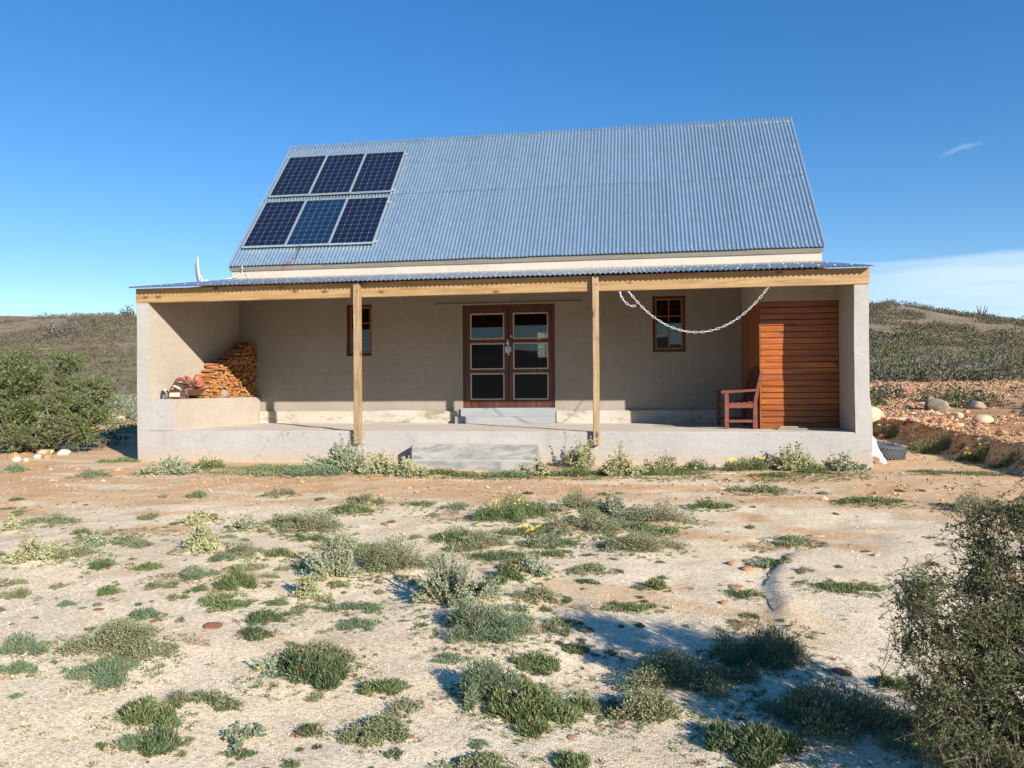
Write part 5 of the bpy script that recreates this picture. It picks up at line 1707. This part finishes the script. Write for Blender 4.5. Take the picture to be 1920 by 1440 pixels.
print('seedlings', n)
g = NP(); q = 11
P = np.repeat(pts_on(x, y, -.002), q, 0)+r.normal(size=(n*q, 3))*np.array([.009, .009, 0])
Dr = r.normal(size=(n*q, 3))*np.array([1, 1, .3])+np.array([0, 0, .7])
Vv, F = leaf_quads(P, Dr, np.repeat(r.uniform(.010, .024, n), q), np.repeat(.003+d*.0006, q), r)
g.add(Vv, F, np.repeat((r.random(n) < .14)*1+(r.random(n) < .3)*2, q))
o = link('seedlings', g.mesh('seedlings', [L_FING, L_RED, L_SALT, L_SALT])); tag(o, kind='stuff')

# dry stalks and leaf litter lying on the gravel
r = np.random.default_rng(41)
n = 3200
d = 2.5+7*r.random(n)**1.2; u = r.uniform(-.68, .64, n)
x = CAM[0]+FWD.x*d+RGT.x*u*d; y = CAM[1]+FWD.y*d+RGT.y*u*d
k = (y < -1.0) & (fbm(x/.5, y/.5, 3, 64) > .0); x, y, d = x[k], y[k], d[k]; n = len(x)
Dr = r.normal(size=(n, 3))*np.array([1, 1, .12])
Vv, F = leaf_quads(pts_on(x, y, .004), Dr, r.uniform(.012, .05, n), .0016+d*.0004, r)
g = NP(); g.add(Vv, F, (r.random(n) < .25)*1)
o = link('dry_litter', g.mesh('dry_litter', [L_DEAD, L_RED])); tag(o, kind='stuff')

# woody shrubs -------------------------------------------------------------------
def woody(name, base, lobes, n_limb, n_twig, n_leaf, L, W, mat, seed, label, cat, twig_len, twig_r=.0022, trunk_r=.02, spiky=.0):
    r = np.random.default_rng(seed)
    base = np.array(base, float)
    root = empty(name, tuple(base)); tag(root, label, cat)
    lc = np.array([l[:3] for l in lobes])-base; lr = np.array([l[3] for l in lobes])
    m = MB()
    tips = []
    pr = lr**2/np.sum(lr**2)
    for k in range(n_limb):
        i = k % len(lobes) if k < len(lobes) else r.choice(len(lobes), p=pr)
        tgt = lc[i]+r.normal(size=3)*lr[i]*.35
        tgt[2] = max(tgt[2], .04)
        p0 = np.array([r.normal()*.05, r.normal()*.05, -.03]); mid = (p0+tgt)/2+r.normal(size=3)*lr[i]*.22+np.array([0, 0, .06])
        pts = [tuple(p0*(1-t)**2+2*mid*t*(1-t)+tgt*t*t+r.normal(size=3)*.012) for t in np.linspace(0, 1, 6)]
        m.tube(pts, [trunk_r*(1-.82*t) for t in np.linspace(0, 1, 6)], 5)
        tips += [np.array(p) for p in pts[2:]]
    m.build('branches', BARK, root)
    tips = np.array(tips)
    # twigs grow from limb points to points of the crown
    i = r.choice(len(lobes), n_twig, p=pr)
    dd = unit(r.normal(size=(n_twig, 3))); q = r.random(n_twig)**.42
    E = lc[i]+dd*(q*lr[i]*(1+.22*r.normal(size=n_twig)*(r.random(n_twig) < .4)))[:, None]
    gz = H(base[0]+E[:, 0], base[1]+E[:, 1])-base[2]
    E[:, 2] = np.where(E[:, 2] < gz+.02, gz+.02+.08*r.random(n_twig), E[:, 2])
    near = np.empty((n_twig, 3))
    for a in range(0, n_twig, 500):
        dist = ((E[a:a+500, None]-tips[None])**2).sum(-1); near[a:a+500] = tips[dist.argmin(1)]
    dirv = unit(E-near+r.normal(size=(n_twig, 3))*.05+np.array([0, 0, .02]))
    ln = twig_len*r.uniform(.5, 1.3, n_twig)
    A = E-dirv*np.minimum(np.linalg.norm(E-near, axis=1), ln*1.6)[:, None]
    bend = r.normal(size=(n_twig, 3))*twig_len*.07
    g = NP(); Vv, F = stem_tubes(A, E, twig_r, twig_r*.45, bend, r); g.add(Vv, F, 0)
    link('twigs', g.mesh('twigs', [BARK]), root)
    g = NP()
    k = r.integers(0, n_twig, n_leaf); t = r.random(n_leaf)*1.0
    P = A[k]*(1-t)[:, None]+E[k]*t[:, None]+bend[k]*(4*t*(1-t)*.5)[:, None]
    Dr = r.normal(size=(n_leaf, 3))*.8+dirv[k]*.7
    Vv, F = leaf_quads(P, Dr, L*r.uniform(.6, 1.3, n_leaf), W*r.uniform(.7, 1.2, n_leaf), r)
    g.add(Vv, F, 0)
    link('foliage', g.mesh('foliage', [mat]), root)
    return root
FB = [(9.405, -8.768, .215, .318), (9.228, -8.811, .347, .18), (9.154, -8.885, .165, .13), (9.128, -8.83, .455, .10), (9.382, -8.767, .575, .145),
      (9.45, -8.86, .70, .13), (9.65, -8.85, .71, .19), (9.30, -8.95, .0, .24), (9.70, -8.72, .36, .38), (9.60, -8.92, .05, .38), (9.62, -8.56, .35, .24), (9.42, -8.80, -.1, .30)]
woody('thorn_bush', (9.6, -8.80, gzat(9.6, -8.80)), FB, 34, 7000, 95000, .0130, .0058, L_THORN, 5,
      'large dark olive thorny bush filling the lower right corner', 'bush', .13, .0015, .012)
LS = [(-2.774, 1.35, 1.05, .857), (-3.37, 1.30, 1.25, .756), (-1.937, 1.35, 1.00, .547), (-1.659, 1.45, 1.30, .28), (-3.222, 1.55, 1.77, .46), (-2.617, 1.65, 1.60, .46),
      (-4.438, 1.35, 1.10, 1.124), (-5.424, 1.35, 1.50, .932), (-2.284, 1.05, 0.55, .588), (-3.156, 0.95, 0.55, .588), (-1.724, 1.25, 0.55, .444)]
woody('green_shrub', (-3.1, 1.5, gzat(-3.1, 1.5)), LS, 34, 4200, 52000, .052, .021, L_SHRUB, 6,
      'wide green thorny shrub at the left edge beside the house', 'shrub', .34, .006, .04)

# shrubs on the rubble and at the foot of the right-hand hill, each its own crown
def hill_clump(n, seed, w=.5):
    r = np.random.default_rng(seed)
    lb = lobes_for(1, 1, 1., r)
    P, d = dome_pts(n, lb, r, .4)
    Vv, F = leaf_quads(P, d+r.normal(size=(n, 3))*.6, r.uniform(.12, .26, n), r.uniform(.06, .12, n)*w*2, r)
    return Vv, F
CLV = [hill_clump(420, 50+k) for k in range(6)]
def clump_mesh(k, mats, name='foliage'):
    g = NP(); g.add(*CLV[k], 0)
    r = np.random.default_rng(k); A = np.zeros((14, 3)); A[:, 2] = -.1; B, _ = dome_pts(14, lobes_for(1, 1, 1, r), r, .2)
    Vv, F = stem_tubes(A, B*.9, .02, .008, r.normal(size=(14, 3))*.05, r); g.add(Vv, F, 1)
    return g.mesh(name, mats)
CM = {('g', k): clump_mesh(k, [L_HILLG, BARK]) for k in range(3)}
CM.update({('d', k): clump_mesh(k+3, [L_HILLD, BARK]) for k in range(3)})
CM.update({('o', k): clump_mesh(k, [L_HILL, BARK]) for k in range(3)})
rng = random.Random(31)
named = [('g', 15.2, 13.5, .75, .42, 'dark green shrub behind the house corner on the rubble'), ('d', 16.6, 15.8, .8, .5, 'grey leafless shrub on the rubble left of the split boulder'),
         ('o', 17.6, 14.6, .7, .5, 'olive shrub just left behind the split boulder'), ('g', 18.6, 15.0, .75, .5, 'green shrub behind the split boulder'),
         ('g', 17.6, 12.9, .5, .32, 'yellow-green shrub between the split boulder and the grey-tan boulder'), ('o', 18.6, 13.4, .7, .45, 'olive shrub behind the rounded grey-tan boulder'),
         ('g', 19.4, 12.0, .5, .4, 'green shrub at the far right beyond the cut bank'), ('d', 18.2, 9.8, .35, .35, 'grey twiggy shrub at the right edge beyond the cut bank'),
         ('g', 34.5, 69, 1.9, 1.3, 'round dark green bush standing alone high on the right hill'),
         ('o', -84, 117.5, 1.7, 1.9, 'large dark bush on the skyline of the left hill near the house'), ('o', -80.6, 117.5, 1.0, 1.3, 'smaller dark bush on the left skyline closest to the house'),
         ('d', -66, 80, 2.2, 2.2, 'big grey leafless tree-like shrub on the left hillside'), ('o', -72, 92, 2.2, 1.6, 'dark bush below the skyline of the left hill')]
for i, (c, x, y, rr, hh, lab) in enumerate(named):
    o = link('hill_shrub', CM[(c, i % 3)], None, (x, y, gzat(x, y)-.03), (0, 0, rng.uniform(0, 6.28)), (rr, rr*rng.uniform(.8, 1.1), hh*1.15))
    tag(o, lab, 'shrub')
# lone spiky plant on the right skyline
sp = empty('skyline_plant', (57.5, 108.5, gzat(57.5, 108.5)))
tag(sp, 'lone bare forked plant sticking up on the right skyline', 'plant')
m = MB(); r2 = random.Random(2)
for k in range(7):
    a = r2.uniform(0, 6.28); q = r2.uniform(.3, .9)
    m.tube([(0, 0, -.2), (q*.5*math.cos(a), q*.5*math.sin(a), .8), (q*math.cos(a), q*math.sin(a), r2.uniform(1.3, 2.3))], [.10, .07, .04], 5)
m.build('stem', BARK, sp)
m = MB()

# far scrub that reads as one mass
def scrub(name, x, y, rad, hgt, nleaf, mats, mi, seed, leaf=.34):
    r = np.random.default_rng(seed); n = len(x)
    d = unit(r.normal(size=(n, nleaf, 3))); d[..., 2] = np.abs(d[..., 2])
    q = r.random((n, nleaf, 1))**.35
    P = d*q*np.stack([rad*r.uniform(.7, 1.3, n), rad*r.uniform(.7, 1.3, n), hgt], -1)[:, None]
    P += pts_on(x, y, -.05)[:, None]
    N = n*nleaf
    sc = np.repeat(rad, nleaf)*leaf
    Vv, F = leaf_quads(P.reshape(-1, 3), (d+r.normal(size=d.shape)*.6).reshape(-1, 3), sc*r.uniform(.7, 1.3, N), sc*.6*r.uniform(.6, 1.2, N), r)
    g = NP(); g.add(Vv, F, np.repeat(mi, nleaf))
    o = link(name, g.mesh(name, mats)); tag(o, kind='stuff'); return o
r = np.random.default_rng(23)
# right hill
n = 8200
y = 23.5+106*r.random(n)**.75; x = 15+r.random(n)*(20+y*.62)
rad = r.uniform(.35, 1.0, n)*(.6+.55*sstep(25, 100, y)); hgt = rad*r.uniform(.55, 1.0, n)
green = sstep(62, 40, y+8*fbm(x/14, y/14, 3, 91)); dead = sstep(36, 27, y)
t = r.random(n)
mi = np.where(t < .10+.50*dead, 2, np.where(t < .12+.5*dead+.75*green, 1, 0))
keep = (fbm(x/7, y/9, 3, 92)+.7*fbm(x/22, y/14, 2, 95) > -.36+.30*sstep(50, 110, y))
scrub('hillside_scrub', x[keep], y[keep], rad[keep], hgt[keep], 40, [L_HILL, L_HILLG, L_HILLD], mi[keep], 1, .25)
# grey and green brush along the foot of the right hill
n = 620
y = 23.5+9*r.random(n); x = 14+r.random(n)*24
rad = r.uniform(.35, .85, n); hgt = rad*r.uniform(.7, 1.15, n); t = r.random(n)
keep = fbm(x/4, y/3, 2, 97) > -.22
scrub('foothill_brush', x[keep], y[keep], rad[keep], hgt[keep], 60, [L_HILLD, L_HILLG, L_HILL], np.where(t < .5, 0, np.where(t < .82, 1, 2))[keep], 7, .20)
# left hill
n = 7200
y = 12+112*r.random(n)**.8; x = -4-r.random(n)*(14+y*.92)
rad = r.uniform(.35, 1.0, n)*(.55+.6*sstep(20, 100, y)); hgt = rad*r.uniform(.5, .95, n)
t = r.random(n); green = sstep(60, 25, y)
mi = np.where(t < .14, 2, np.where(t < .14+.6*green, 1, 0))
keep = (fbm(x/7, y/9, 3, 93)+.7*fbm(x/24, y/14, 2, 96) > -.34+.50*sstep(50, 110, y))
scrub('hillside_scrub', x[keep], y[keep], rad[keep], hgt[keep], 40, [L_HILL, L_HILLG, L_HILLD], mi[keep], 2, .25)
# behind the house, seen through the back window and over the far slope
n = 1500
y = 12+110*r.random(n); x = -2+r.random(n)*30
rad = r.uniform(.35, .9, n)*(.6+.5*sstep(25, 100, y)); hgt = rad*.8
scrub('hillside_scrub', x, y, rad, hgt, 20, [L_HILL, L_HILLG, L_HILLD], r.integers(0, 3, n), 3)
# low green and pale ground cover left of the house, behind the stones
n = 900
x = r.uniform(-16, -.6, n); y = 2.2+15*r.random(n)**.8
k = ~((x > -8) & (y < 4) & (r.random(n) < .5)); x, y = x[k], y[k]; n = len(x)
scrub('low_scrub', x, y, r.uniform(.15, .42, n), r.uniform(.12, .34, n), 60, [L_HILLG, L_PALEB, L_SALT], r.integers(0, 3, n), 4, .22)
